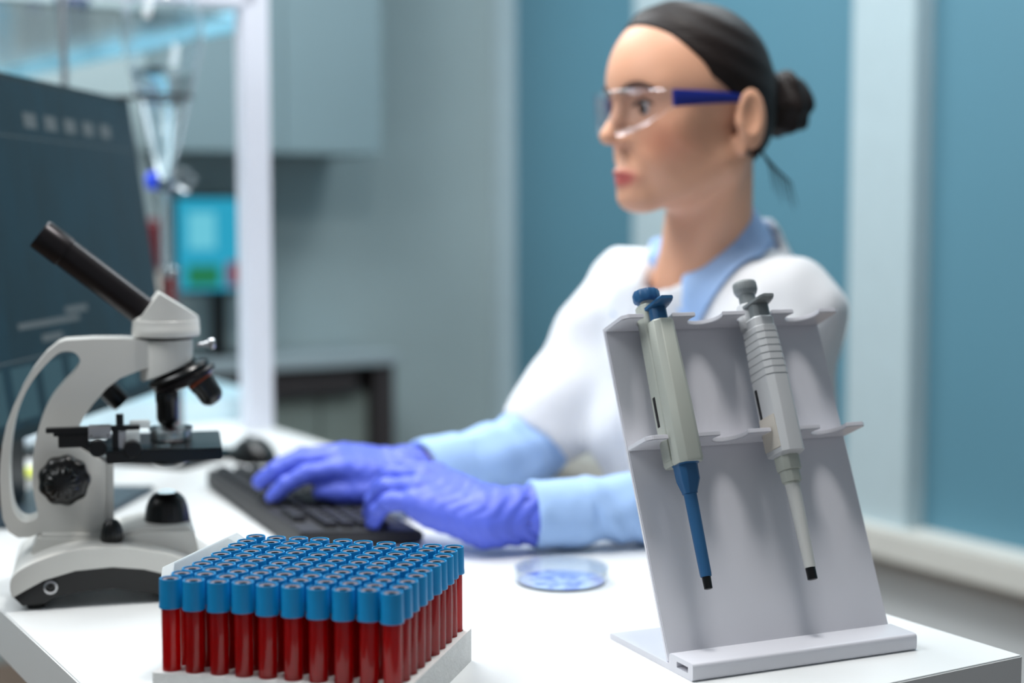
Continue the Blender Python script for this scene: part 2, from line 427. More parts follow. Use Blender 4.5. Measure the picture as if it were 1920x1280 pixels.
cut_obj(mb, [((dl[0],0,dl[1]), nn)], 'head_housing', M['scope'], .0008)
MB().lathe([(Rd*.96,z_(636)),(Rd*1.01,z_(635)),(Rd*1.01,z_(629)),(Rd*.95,z_(628))], 48, (AXu,0,0)).build('collar_ring', M['black'], ms)
u_, w_ = SF.px(283, 646, -.02)
MB().lathe([(.0016,0),(.0016,.004)], 12, (u_-.0005, -.0135, w_), (-.4,-1,0)).build('set_screw', M['black'], ms)
Rh = 64/1985
mb = MB().lathe([(Rh*.97,z_(629)),(Rh,z_(626)),(Rh,z_(614)),(Rh*.985,z_(612)),(Rh*.985,z_(600)),(Rh*.97,z_(599))], 64, (AXu,0,0))
mb.build('prism_head', M['scope'], ms, smooth=40)
mb = MB().lathe([(Rh*.96,z_(602)),(Rh*.96,z_(530))], 64, (AXu,0,0))
ap = SF.px(297, 547, 0); rr = SF.px(375, 594, 0); ll = SF.px(252, 606, 0)
n1 = Vector((-(rr[1]-ap[1]), 0, rr[0]-ap[0])).normalized(); n2 = Vector((ll[1]-ap[1], 0, -(ll[0]-ap[0]))).normalized()
if n1.z < 0: n1 = -n1
if n2.z < 0: n2 = -n2
cut_obj(mb, [((ap[0],0,ap[1]), n1), ((ap[0],0,ap[1]), n2), ((0,-.021,0), (0,-1,-.05)), ((0,.021,0), (0,1,-.05))], 'prism_cover', M['scope'], .001)
MB().lathe([(Rh*.96*math.cos(k*PI/20), .0125*math.sin(k*PI/20)) for k in range(10)]+[(.0003,.0125)], 64, (AXu-.001, 0, z_(602))).build('cover_boss', M['scope'], ms)
# eyepiece tube
e0, e1 = SF.px(272, 586, 0), SF.px(74.5, 437.5, 0)
E0, E1 = Vector((e0[0],0,e0[1])), Vector((e1[0],0,e1[1])); L_ = (E1-E0).length; Re = 29.5/1985
MB().lathe([(Re*.97,-.004),(Re*.97,L_*.76)], 48, E0, E1-E0).build('eyepiece_tube', M['blackmetal'], ms)
ep = MB().lathe([(Re*.9,L_*.755),(Re*1.03,L_*.765),(Re*1.03,L_*.985),(Re*.97,L_),(Re*.82,L_),(Re*.8,L_-.003)], 48, E0, E1-E0, cap1=False).build('eyepiece', M['blackmetal'], ms)
MB().lathe([(Re*.81,L_-.004),(Re*.5,L_-.0015),(.0005,L_-.0005)], 32, E0, E1-E0).build('eye_lens', M['chrome'], ep)
# clamp screw right of the drum
u_, w_ = SF.px(378, 646, 0)
t = MB().lathe([(.002,-.004),(.002,.004),(.0028,.0045),(.0028,.007),(.0042,.0075),(.0052,.009),(.0052,.0125),(.004,.014)], 24, (u_-.001, 0, w_), (1,0,.08)); t.build('clamp_screw', M['chrome'], ms)
# nosepiece
nc = (Vector((dl[0],0,dl[1]))+Vector((dr[0],0,dr[1])))*.5
MB().lathe([(.019,-.002),(.0205,.002),(.029,.004),(.0305,.006),(.0305,.009),(.0285,.0105)], 48, nc, nn).build('nosepiece_top', M['black'], ms)
npc = MB().lathe([(.0285,.010),(.0315,.0115),(.0315,.0145),(.027,.018),(.02,.0205),(.008,.022)], 48, nc+sl*.003, nn)
npc.build('nosepiece', M['blackmetal'], ms)
def objective(P, d, L, r, name='objective'):
    d = Vector(d).normalized()
    o = MB().lathe([(r*.9,0),(r,.002),(r,L*.38),(r*.93,L*.42),(r*.93,L*.78),(r*.8,L*.88),(r*.5,L*.98),(r*.3,L)], 36, P, d).build(name, M['black'], ms, smooth=40)
    return o
p = SF.px(313, 722, 0); objective((p[0],0,p[1]), (0,0,-1), .0405, .0112)
p = SF.px(366, 702, 0); e = SF.px(403, 750, 0)
o = objective((p[0],-.006,p[1]), (e[0]-p[0], -.006, e[1]-p[1]), .033, .0126)
cl = mat('amber_band', (150,60,20), .35, noise=.05); d_ = Vector((e[0]-p[0], -.006, e[1]-p[1])).normalized()
MB().lathe([(.0126,.006),(.0129,.0065),(.0129,.0085),(.0126,.009)], 36, (p[0],-.006,p[1]), d_).build('colour_ring', cl, o)
objective((nc.x-.004, .018, nc.z-.012), (-.28, .55, -.75), .026, .010)
# stage
sz0, sz1 = SF.px(300, 866, -.075)[1], SF.px(300, 843, -.075)[1]
ur = SF.px(417, 850, -.075)[0]; ul = SF.px(199, 850, -.075)[0]
uf = SF.px(412, 812, .045)[0]; MB().prism([(ul,-.075),(ur,-.075),(uf,.045),(ul,.045)], sz0, sz1, conv=lambda u, w, v: Vector((u, w, v))).build('stage', M['black'], ms, bevel=.001)
MB().lathe([(.018,0),(.018,.010),(.012,.014)], 32, (AXu, -.01, sz0), (0,0,-1)).build('condenser', M['black'], ms)
MB().box(SF.px(150,850,0)[0], ul+.004, -.012, .016, sz0, sz1-.001).build('stage_bracket', M['black'], ms, bevel=.001)
uL = lambda x: SF.px(x, 810, -.06)[0]; wZ = lambda y: SF.px(200, y, -.06)[1]
MB().box(uL(86), uL(262), -.066, -.056, wZ(807), wZ(798)).build('slide_rail', M['black'], ms, bevel=.0006)
MB().box(uL(109), uL(166), -.066, -.05, wZ(835), wZ(812)).box(uL(100), uL(168), -.064, -.054, wZ(814), wZ(806)).build('rail_block', M['black'], ms, bevel=.0006)
cr = MB().box(uL(166), uL(208), -.0705, -.052, wZ(818), wZ(797)); cr.mi = 1
for x, y in ((171,813),(202,813)): cr.lathe([(.0012,0),(.0012,.001)], 10, (uL(x), -.0702, wZ(y)), (0,-1,0))
cr.build('rail_carriage', [M['chrome'], M['black']], ms, bevel=.0004)
MB().box(uL(210), uL(222), -.066, -.052, wZ(846), wZ(800)).build('carriage_arm', M['black'], ms, bevel=.001)
MB().box(uL(222), uL(236), -.067, -.055, wZ(840), wZ(808)).build('carriage_plate', M['chrome'], ms, bevel=.001)
for x, y in ((183,834),(248,838)):
    u_, w_ = uL(x), wZ(y)
    kn = MB().lathe([(.004,-.018),(.004,0),(.0074,.0005),(.008,.002),(.008,.010),(.0072,.0115)], 60, (u_, -.07, w_), (0,-1,0), lobes=20, amp=.012)
    kn.build('stage_knob', M['black'], ms)
MB().box(uL(236), uL(262), -.07, -.06, wZ(830), wZ(806)).build('slide_clamp', M['lid'], ms, bevel=.001)
MB().box(uL(243), uL(282), -.058, -.05, wZ(806), wZ(791)).build('clamp_finger', M['lid'], ms, bevel=.001)
MB().lathe([(.0035,0),(.0035,.01)], 16, (uL(225), -.06, wZ(797))).build('clamp_pin', M['black'], ms)
# glass chamber slide on the stage
gl = empty('glass_dish', SF.mat()@Matrix.Translation((AXu+.002, -.02, sz1)), 'small clear glass dish on the black microscope stage under the objective', 'dish')
MB().lathe([(.0005,.0012),(.0175,.0012),(.0185,.0018),(.0185,.011),(.0195,.011),(.0195,0),(.0005,0)], 48, cap0=False, cap1=False).build('dish', M['glass'], gl)
MB().lathe([(.0005,.0118),(.0205,.0118),(.0207,.0112),(.0207,.0135),(.0005,.0135)], 48, cap0=False, cap1=False).build('dish_lid', M['glass'], gl)
gs = tag(MB().box(-.028, .012, -.013, .013, 0, .0011).build('glass_slide', M['glass']), 'clear glass microscope slide lying at the near left of the black stage', 'slide')
gs.matrix_world = SF.mat()@Matrix.Translation((AXu-.012, -.058, sz1+.0002))
# ---------------------------------------------------------------- pipette stand
RFL, RFR = T(1299, 1279), T(1717, 1219)
ru = (RFR-RFL).normalized(); rv = Vector((-ru.y, ru.x, 0)); RW = .2165
RF = Frame(RFL, ru, rv, (0,0,1))
rk = empty('pipette_stand', RF.mat(), 'white acrylic pipette stand with a leaning back panel and two notched shelves', 'stand')
yz = lambda u, w, v: Vector((v, u, w))
prof = roundpoly([(0,0),(0,.0140),(.0365,.0140),(.0365,.0050),(.136,.0050),(.136,0)], .0032, 4)
MB().prism(prof, 0, RW-.002, [[(.0075,.0052),(.0245,.0052),(.0245,.0098),(.0075,.0098)]], conv=yz).build('base_plate', M['acrylic'], rk, bevel=.0005)
PA = math.radians(23.63); PBv, PBw = .0385, .0060
tv = Vector((0, math.sin(PA), math.cos(PA))); nv = Vector((0, -math.cos(PA), math.sin(PA)))
PO = Vector((.001, PBv, PBw)); PH = .281
PM = Matrix((Vector((1,0,0)), nv, tv)).transposed().to_4x4(); PM.translation = PO      # (u, n, t)
MB().box(0, RW, -.004, 0, 0, PH, PM).build('back_panel', M['acrylic'], rk, bevel=.0008)
notches = [.034, .0835, .133, .1825]
def shelf(t0, sd=.034):
    out = [(0,0)]; out.append((.001, sd-.004)); out.append((.006, sd))
    for c in notches:
        R, nc_ = .0152, .0262; h = math.sqrt(R*R-(sd-nc_)**2); a0 = math.atan2(sd-nc_, -h); a1 = math.atan2(sd-nc_, h)
        n = 18; out.append((c-h-.0015, sd))
        for k in range(n+1):
            a = a0+(2*PI-(a0-a1))*k/n; out.append((c+R*math.cos(a), nc_+R*math.sin(a)))
        out.append((c+h+.0015, sd))
    out += [(RW-.003, sd), (RW, sd-.003), (RW, 0)]
    MB().prism(out, t0-.004, t0, conv=lambda u, w, v: PM@Vector((u, w, v))).build('shelf', M['acrylic'], rk, bevel=.0006)
shelf(PH); shelf(.1765)

def octo(a, b, c, n0=0.0, u0=0.0, t=0.0, r=.0008):
    p = roundpoly([(-a,-b+c),(-a,b-c),(-a+c,b),(a-c,b),(a,b-c),(a,-b+c),(a-c,-b),(-a+c,-b)], r, 2)
    return [Vector((u0+x, n0+y, t)) for x, y in p]
def loft(mb, secs): return mb.rings([octo(*s[:3], n0=s[3], t=s[4]) for s in secs])
def pip_root(label, u0, lean):
    m = RF.mat()@PM@Matrix.Translation((u0, .0285, 0))@Matrix.Rotation(lean, 4, 'Y')
    return empty('pipette', m, label, 'pipette', None)
# grey pipette with blue parts (left)
p = pip_root('grey pipette with blue knob, hook and shaft in the left notch of the stand', .0315, .012)
mb = MB(); loft(mb, [(.0104,.0085,.0025,-.008,.1515),(.0113,.009,.0025,-.008,.1535),(.0113,.009,.0025,-.008,.200),(.0104,.0085,.003,-.0085,.291),(.0095,.0075,.003,-.0085,.2925)])
mb.build('rear_shell', M['pipgrey'], p, smooth=30)
mb = MB(); loft(mb, [(.0106,.0102,.005,.0065,.151),(.0114,.0108,.005,.0065,.1535),(.0112,.0108,.005,.0065,.20),(.0098,.0098,.0045,.0055,.272),(.0092,.009,.0045,.0055,.2735)])
mb.build('front_shell', M['pipgrey'], p, smooth=30)
mb = MB(); loft(mb, [(.0072,.0062,.0035,.0045,.268),(.0072,.0062,.0035,.0045,.287)]); mb.build('hook_stem', M['pipblue'], p)
hk = MB()
secs = []
for k in range(9):
    s = k/8; n_ = -.004+.0275*s; a = .0088*(1-.35*s**3); z = .2865+.0022*s*s+(.0028 if k == 8 else 0)*0; th = .0021 if s < .9 else .0014
    secs.append([Vector((x*a, n_, z+y*th)) for x, y in [(-1,-.6),(-.8,-1),(.8,-1),(1,-.6),(1,.6),(.8,1),(-.8,1),(-1,.6)]])
hk.rings(secs).build('finger_hook', M['pipblue'], p, smooth=60)
MB().lathe([(.0062,.289),(.0062,.297)], 24, (-.0008,-.008,0)).build('plunger', M['labelw'], p)
kb = MB().lathe([(.0078,.2955),(.0106,.2958),(.0114,.2975),(.0114,.3030),(.0104,.3052),(.003,.3058)], 72, (-.0008,-.008,0), lobes=10, amp=.028)
kb.build('plunger_knob', M['pipblue'], p, smooth=50)
MB().box(-.0116,-.0109,-.0115,-.0075,.186,.212).build('volume_window', M['black'], p, bevel=.0003)
MB().box(-.0118,-.0108,-.0125,-.0002,.156,.178).build('label', M['pipgrey'], p, bevel=.0004)
mb = MB(); loft(mb, [(.0094,.0108,.004,.002,.1535),(.0094,.0108,.004,.002,.151),(.0088,.0092,.004,.001,.1500),(.0084,.0088,.0036,.001,.138),(.0058,.0058,.0026,0,.1285),(.0056,.0056,.0024,0,.127)])
mb.build('nozzle_collar', M['pipblue'], p, smooth=30)
MB().lathe([(.0056,.130),(.0054,.128),(.0048,.062),(.0045,.0592),(.003,.059)], 28).build('shaft', M['pipblue'], p)
MB().lathe([(.0034,.0605),(.0037,.059),(.0034,.0495),(.002,.049)], 24).build('tip_cone', M['black'], p)
# light grey ribbed pipette (right)
p = pip_root('light grey pipette with ribbed grip and grey knob, right one in the stand', .1305, .012)
def rib_secs():
    S_ = [(.0098,.0092,.0042,.0,.1515),(.0112,.0165,.0045,.0,.154),(.0112,.0172,.005,.0,.19),(.0112,.0172,.005,.0,.2195)]
    t = .2195
    for k in range(7):
        g = .0064; a, b = .0113-.0001*k, .0172-.0003*k
        S_ += [(a-.0007,b-.0007,.005,0,t+.0003),(a-.0007,b-.0007,.005,0,t+.0010),(a,b,.005,0,t+.0016),(a,b,.005,0,t+g-.0001)]; t += g
    S_ += [(.0100,.0145,.0045,0,t+.0005),(.0100,.0145,.0045,0,.2722),(.0092,.0135,.004,0,.2735)]
    return S_
mb = MB(); loft(mb, rib_secs()); mb.build('body', M['piplight'], p, smooth=25)
mb = MB(); loft(mb, [(.0108,.0082,.004,-.0085,.268),(.0108,.0084,.004,-.0085,.271),(.0102,.0082,.004,-.0085,.2885),(.0092,.0074,.004,-.0085,.2905)]); mb.build('rear_cap', M['piplight'], p)
mb = MB(); loft(mb, [(.0082,.0068,.0032,.0055,.270),(.0082,.0068,.0032,.0055,.286)]); mb.build('hook_stem', M['pipdark'], p)
hk = MB(); secs = []
for k in range(9):
    s = k/8; n_ = -.004+.028*s; a = .0098*(1-.45*s**3); th = .0019 if s < .9 else .0012; z = .2862+.0020*s*s
    secs.append([Vector((x*a, n_, z+y*th)) for x, y in [(-1,-.6),(-.8,-1),(.8,-1),(1,-.6),(1,.6),(.8,1),(-.8,1),(-1,.6)]])
hk.rings(secs).build('finger_hook', M['pipdark'], p, smooth=60)
MB().lathe([(.0074,.288),(.0074,.301)], 24, (-.0008,-.007,0)).build('plunger', M['pipdark'], p)
kn = MB().lathe([(.0076,.2985),(.0088,.2995),(.0102,.3025),(.0104,.3035),(.0104,.3085),(.0098,.3105),(.0080,.3116),(.0005,.3122)], 128, (-.0008,-.007,0), lobes=32, amp=.014).build('plunger_knob', M['pipdark'], p, smooth=60)
MB().box(-.0115,-.0107,-.0100,-.0062,.186,.213).build('volume_window', M['black'], p, bevel=.0003)
MB().box(-.0117,-.0108,-.0125,.0115,.158,.187).build('label', M['labelw'], p, bevel=.0004)
mb = MB()
for a, b, t0, t1 in ((.0088,.0098,.1395,.1525),(.0074,.0082,.1295,.1398)): loft(mb, [(a*.96,b*.96,.004,.0,t0),(a,b,.004,0,t0+.001),(a*1.02,b*1.02,.004,0,t1)])
mb.lathe([(.0064,.127),(.0068,.1285),(.0068,.1298)], 28)
mb.build('nozzle_collar', M['pipgrey'], p, smooth=30)
MB().lathe([(.0066,.128),(.0062,.125),(.0048,.062),(.0046,.0572),(.003,.057)], 28).build('shaft', M['pipshaft'], p)
MB().lathe([(.0040,.0585),(.0042,.057),(.0042,.0475),(.003,.047)], 24).build('tip_cone', M['black'], p)

# ---------------------------------------------------------------- blood tubes in their box
ang = math.radians(-14.2); tu = Vector((math.cos(ang), math.sin(ang), 0)); tvv = Vector((-tu.y, tu.x, 0))
TC = Vector((-.1475, 1.1645, TZ))
BF = Frame(TC, tu, tvv, (0,0,1)); PU, PV = .0190, .0170
HU, HV, BH = 4.5*PU+.0112, 4.5*PV+.0115, .0265
bx = empty('tube_box', BF.mat(), 'white foam box packed with ten rows of blue-capped blood tubes', 'rack')
outl = roundpoly([(-HU,-HV),(HU,-HV),(HU,HV),(-HU,HV)], .003, 3)
holes = []
for i in range(10):
    for j_ in range(10):
        holes.append([((i-4.5)*PU+.0068*math.cos(-2*PI*k/12), (j_-4.5)*PV+.0068*math.sin(-2*PI*k/12)) for k in range(12)])
mb = MB().prism(outl, .006, BH, holes, conv=lambda u, w, v: Vector((u, w, v))); mb.prism(outl, 0, .0061, conv=lambda u, w, v: Vector((u, w, v)))
mb.build('foam_block', M['box'], bx)
# milky lid folded up on the left side
lid = MB()
Lw = .063
y0_, y1_ = -.018, .125
rimo = [(.006,y0_),(Lw-.012,y0_),(Lw,y0_+.014),(Lw,y1_-.010),(Lw-.008,y1_),(.006,y1_)]
rimi = [(.0072,y0_+.0013),(Lw-.0127,y0_+.0013),(Lw-.0014,y0_+.0145),(Lw-.0014,y1_-.0105),(Lw-.0086,y1_-.0013),(.0072,y1_-.0013)]
LM = Matrix.Translation((-HU-.005, 0, .027))@Matrix.Rotation(math.radians(-115), 4, 'Y')
cv = lambda u, w, v: LM@Vector((u, w, v))
lid.prism(rimo, 0, .0012, conv=cv); lid.prism(rimo, -.010, .0, [rimi], conv=cv)
lid.build('lid', M['lid'], bx, bevel=.0003)
ords = ['first','second','third','fourth','fifth','sixth','seventh','eighth','ninth','tenth']
g_ = MB().lathe([(.0010,.0003),(.0045,.0014),(.0068,.0045),(.0072,.009),(.0072,.0685)], 20, cap1=False)
me_glass = g_.build('t', M['tubeglass'], smooth=60)
me_blood = MB().lathe([(.0010,.0010),(.0040,.0020),(.0062,.0050),(.0066,.009),(.0066,.067)], 20).build('t', M['blood'], smooth=60)
cp = MB().lathe([(.0073,.0665),(.0084,.0665),(.0086,.0673),(.0084,.069),(.0082,.071),(.0080,.0870),(.0077,.0882),(.0070,.0882),(.0068,.0878),(.0067,.0862)], 28, cap0=False, cap1=False)
cp.lathe([(.0073,.0665),(.0073,.0690),(.0005,.0690)], 28, cap0=False, cap1=False)
me_cap = cp.build('t', M['cap'], smooth=60)
st = MB().lathe([(.0067,.070),(.0067,.0868),(.0060,.0874),(.0031,.0872)], 24, cap0=False, cap1=False); st.mi = 1
st.lathe([(.0031,.0872),(.0028,.0845),(.0003,.0842)], 16, cap0=False, cap1=False)
me_stop = st.build('t', [M['stopper'], M['hole']], smooth=60)
D = [o.data for o in (me_glass, me_blood, me_cap, me_stop)]
for o in (me_glass, me_blood, me_cap, me_stop): bpy.data.objects.remove(o)
for j_ in range(10):
    for i in range(10):
        ju, jv, jh = random.uniform(-.0019,.0019), random.uniform(-.0004,.0004), random.uniform(-.001,.0013)
        if j_ == 0: jv = random.uniform(-.0002,.0002)
        m = BF.mat()@Matrix.Translation(((i-4.5)*PU+ju*.5, (j_-4.5)*PV+jv*.6, .0061+max(0, jh)*.6))
        m = m@Matrix.Rotation(random.uniform(0, 6.28), 4, 'Z')@Matrix.Rotation(random.uniform(0, .009), 4, 'X')
        rowt = 'the front row' if j_ == 0 else ('the back row' if j_ == 9 else 'the %s row from the front' % ords[j_])
        t = empty('blood_tube', m, 'blue-capped blood tube, %s from the left in %s' % (ords[i], rowt), 'test tube', 'blue-capped blood tubes in the foam box')
        def ch(n, me, par):
            o = bpy.data.objects.new(n, me); C.objects.link(o); o.parent = par; return o
        ch('glass_tube', D[0], t); ch('blood', D[1], t); c_ = ch('cap', D[2], t); ch('stopper', D[3], c_)

# ---------------------------------------------------------------- petri dish
pd_ = empty('petri_dish', Vector((.0485, 1.494, TZ)), 'clear round petri dish with blue stain lying on the table left of the pipette stand', 'dish')
MB().lathe([(.0005,.0018),(.0425,.0018),(.0430,.0025),(.0430,.0125),(.0440,.0125),(.0440,0),(.0005,0)], 64, cap0=False, cap1=False).build('dish', M['plastic_clear'], pd_)
MB().lathe([(.0005,.0158),(.0465,.0158),(.0470,.0150),(.0470,.003),(.0462,.003),(.0462,.0146),(.0005,.0146)], 64, cap0=False, cap1=False).build('dish_lid', M['plastic_clear'], pd_)
def stain_mat():
    m = mat('blue_stain', (120,150,235), .3); nt = m.node_tree; b = nt.nodes['Principled BSDF']
    tc = nt.nodes.new('ShaderNodeTexCoord'); n = nt.nodes.new('ShaderNodeTexNoise'); n.inputs['Scale'].default_value = 45; n.inputs['Distortion'].default_value = 1.5
    nt.links.new(tc.outputs['Object'], n.inputs['Vector']); r = nt.nodes.new('ShaderNodeValToRGB')
    r.color_ramp.elements[0].position = .38; r.color_ramp.elements[0].color = lin((196,216,246)); r.color_ramp.elements[1].position = .62; r.color_ramp.elements[1].color = lin((84,116,226))
    nt.links.new(n.outputs['Fac'], r.inputs[0]); nt.links.new(r.outputs[0], b.inputs['Base Color']); return m
MB().lathe([(.0005,.0032),(.039,.0032),(.0424,.0022),(.0424,.0019),(.0005,.0019)], 64, cap0=False, cap1=False).build('stained_gel', stain_mat(), pd_)

# ---------------------------------------------------------------- keyboard and mouse
ku = Vector((math.cos(math.radians(23.6)), math.sin(math.radians(23.6)), 0)); kv = Vector((-ku.y, ku.x, 0))
KF = Frame(Vector((-.226, 1.615, TZ)), ku, kv, (0,0,1))
kbd = empty('keyboard', KF.mat(), 'black computer keyboard under the gloved hands', 'keyboard')
KW, KL = .142, .445; zt = lambda u: .024-.010*u/KW
MB().prism([(0,.004),(.004,0),(KW-.004,0),(KW,.004),(KW-.001,zt(KW)),(.002,zt(0))], 0, KL).build('housing', M['darkgrey'], kbd, bevel=.002)
kmesh = {}
def keymesh(lw, lu=.0158):
    key_ = (round(lw,4), round(lu,4))
    if key_ not in kmesh:
        a, b = lu/2, lw/2; q = lambda s, z: [Vector((x, y, z)) for x, y in roundpoly([(-a*s,-b+a*(1-s)),(a*s,-b+a*(1-s)),(a*s,b-a*(1-s)),(-a*s,b-a*(1-s))], .0015, 2)]
        o = MB().rings([q(1,0), q(.96,.003), q(.82,.0062), q(.7,.0058)]).build('t', M['key'], smooth=40); kmesh[key_] = o.data; bpy.data.objects.remove(o)
    return kmesh[key_]
tilt = math.atan2(-.010, KW)
rows = [(.014, [.0158]*15, .0025), (.038, [.0175]*15, 0), (.0575, [.026]+[.0175]*13, 0), (.077, [.030]+[.0175]*12+[.014], 0), (.0965, [.038]+[.0175]*10+[.030], 0), (.116, [.024,.02,.022,.105,.022,.02,.02,.024], 0)]
nk = 0
for ru_, ws, gap in rows:
    v_ = .012
    for w_ in ws:
        if v_+w_ > KL*.69: break
        o = bpy.data.objects.new('key', keymesh(w_)); C.objects.link(o); o.parent = kbd
        o.matrix_local = Matrix.Translation((ru_+.004, KL-(v_+w_/2), zt(ru_)+.0002))@Matrix.Rotation(-tilt, 4, 'Y'); v_ += w_+.0018+gap; nk += 1
    v_ = KL*.74
    for k in range(5):
        if v_+.0175 > KL-.008 or nk >= 100: break
        if ru_ == .014 and k > 2: break
        o = bpy.data.objects.new('key', keymesh(.0175)); C.objects.link(o); o.parent = kbd
        o.matrix_local = Matrix.Translation((ru_+.004, KL-(v_+.00875), zt(ru_)+.0002))@Matrix.Rotation(-tilt, 4, 'Y'); v_ += .0195; nk += 1
print('keys', nk)
mc = T(475, 862)
mo = empty('computer_mouse', Frame(mc, ku, kv, (0,0,1)).mat(), 'black computer mouse beyond the far end of the keyboard', 'mouse')
R = []
for k in range(13):
    s = k/12; y = -.055+.11*s; wd = .032*math.sqrt(max(.02, 1-(2*s-1)**2))**.7; h = .036*math.sin(PI*min(1, s*.9+.08))**.6
    R.append([Vector((wd*math.cos(t_), y, max(0, h*math.sin(t_))) if math.sin(t_) >= 0 else (wd*math.cos(t_), y, 0)) for t_ in [2*PI*q/20 for q in range(20)]])
MB().rings(R).build('shell', M['black'], mo, smooth=60)
MB().lathe([(.007,-.003),(.0075,-.002),(.0075,.002),(.007,.003)], 20, (0,.03,.027), (1,0,0)).build('scroll_wheel', M['darkgrey'], mo)

# ---------------------------------------------------------------- monitor
md = Vector((math.sin(math.radians(5.7)), math.cos(math.radians(5.7)), 0)); mn = Vector((md.y, -md.x, 0))
Yf = 2.2; Pb = W(325, 725, Yf); MWd, MHt = .66, .412; tl = math.radians(8)
mup = Vector((0,0,1))*math.cos(tl)-mn*math.sin(tl); mnn = mn*math.cos(tl)+Vector((0,0,1))*math.sin(tl)
mc = Pb-md*MWd/2; mb0 = Vector((mc.x-mn.x*.10, mc.y-mn.y*.10, TZ))
mm = Matrix((md, mnn, mup)).transposed().to_4x4(); mm.translation = mc
MF = Matrix((md, mn, Vector((0,0,1)))).transposed().to_4x4(); MF.translation = mb0
mon = empty('monitor', MF, 'large dark computer monitor turned to the seated woman, behind the microscope', 'monitor')
loc = MF.inverted()@mm
MB().box(-MWd/2, MWd/2, -.022, 0, 0, MHt, loc).build('housing', M['black'], mon, bevel=.002)
def screen_mat():
    m = mat('dark_screen', (10,14,17), .3, spec=.25, emit=(34,56,70), estr=.46); nt = m.node_tree; b = nt.nodes['Principled BSDF']
    tc = nt.nodes.new('ShaderNodeTexCoord'); mp = nt.nodes.new('ShaderNodeMapping'); mp.inputs['Scale'].default_value = (26, 1, 7)
    n = nt.nodes.new('ShaderNodeTexNoise'); n.inputs['Scale'].default_value = 1; n.inputs['Detail'].default_value = 3
    r = nt.nodes.new('ShaderNodeValToRGB'); r.color_ramp.elements[0].position = .35; r.color_ramp.elements[0].color = lin((28,48,58)); r.color_ramp.elements[1].position = .7; r.color_ramp.elements[1].color = lin((30,62,78))
    nt.links.new(tc.outputs['Object'], mp.inputs[0]); nt.links.new(mp.outputs[0], n.inputs['Vector']); nt.links.new(n.outputs['Fac'], r.inputs[0]); nt.links.new(r.outputs[0], b.inputs['Emission Color']); return m
text = mat('screen_text', (60,60,60), .3, emit=(84,92,94), estr=.5); blk_ = mat('screen_block', (20,20,20), .3, emit=(44,74,84), estr=.75)
sc = MB().box(-MWd/2+.008, MWd/2-.008, 0, .0012, .012, MHt-.008, loc); sc.mi = 1
for k in range(6):
    x = MWd/2-.10-k*.062
    if k < 5: sc.box(x-.036, x, .0012, .0015, MHt-.062, MHt-.044, loc)
sc.box(-MWd/2+.03, MWd/2-.02, .0012, .0014, MHt-.0745, MHt-.0735, loc)
sc.box(-.02, MWd/2-.28, .0012, .0015, .128, .136, loc); sc.box(-.16, .02, .0012, .0015, .118, .125, loc); sc.box(-.1, -.04, .0012, .0015, .10, .108, loc)
sc.box(-MWd/2+.02, MWd/2-.03, .0012, .0014, .084, .0855, loc); sc.mi = 2
for k in range(7): sc.box(-MWd/2+.05+k*.082, -MWd/2+.11+k*.082, .0012, .0015, .02, .078, loc)
scr = sc.build('screen', [screen_mat(), text, blk_], mon)
bt = MF.inverted()@Matrix.Translation((0,0,0))
MB().box(-.13, .13, -.02, .14, 0, .007).build('stand_base', mat('slate_metal', (70,86,98), .35, metal=.4, noise=.03), mon, bevel=.003)
MB().box(-.03, .03, -.012, .008, .006, .30).build('stand_neck', M['black'], mon, bevel=.003)
MB().box(-.04, .04, -.005, .06, .22, .29).build('stand_hinge', M['black'], mon, bevel=.002)

# ---------------------------------------------------------------- retort stand and separating funnel
gm = bpy.data.materials.new('blown_glass'); gm.use_nodes = True; b = gm.node_tree.nodes['Principled BSDF']
b.inputs['Transmission Weight'].default_value = 1; b.inputs['Roughness'].default_value = .02; b.inputs['IOR'].default_value = 1.45; b.inputs['Base Color'].default_value = (.97,.99,1,1)
wm = bpy.data.materials.new('clear_water'); wm.use_nodes = True; b = wm.node_tree.nodes['Principled BSDF']
b.inputs['Transmission Weight'].default_value = 1; b.inputs['Roughness'].default_value = .02; b.inputs['IOR'].default_value = 1.33; b.inputs['Base Color'].default_value = (.93,.98,1,1)
bl, br = T(0, 856), T(345, 882); bu = (br-bl).normalized(); bv_ = Vector((-bu.y, bu.x, 0))
SFm = Frame(bl, bu, bv_, (0,0,1)).mat()
rs = empty('retort_stand', SFm, 'metal ring stand with a flat black base, holding the glass funnel behind the monitor', 'stand')
Ls = (br-bl).length
MB().box(0, Ls, 0, .15, 0, .012).build('base', M['black'], rs, bevel=.003)
rod = W(120, 100, 2.40); rl = SFm.inverted()@Vector((rod.x, rod.y, TZ))
MB().lathe([(.0055,.006),(.0055,.95)], 16, (rl.x, rl.y, 0)).build('rod', M['chrome'], rs)
fc = W(306, 180, 2.36); fl = SFm.inverted()@fc; rz = (SFm.inverted()@fc).z
sc_ = 2909/2.36
prf = [(-66,26),(-58,30),(-40,46),(-10,62),(20,71),(55,75),(90,72),(130,63),(170,54),(182,51),(220,42),(260,32),(300,22),(325,14),(335,10)]
fz = lambda y: W(306, y, 2.36).z
ring = MB(); NR = 40
ring.tube([Vector((fl.x+.0425*math.cos(2*PI*k/NR), fl.y+.0425*math.sin(2*PI*k/NR), rz-.001)) for k in range(NR+1)], .0032, 8)
dv = Vector((rl.x-fl.x, rl.y-fl.y, 0)); dn_ = dv.normalized()
ring.tube([Vector((fl.x, fl.y, rz-.001))+dn_*.0425, Vector((rl.x, rl.y, rz-.001))+dn_*.02], .0035, 10)
ring.build('ring', M['blackmetal'], rs)
MB().box(rl.x-.014, rl.x+.014, rl.y-.014, rl.y+.014, rz-.016, rz+.014).build('clamp', M['blackmetal'], rs, bevel=.003)
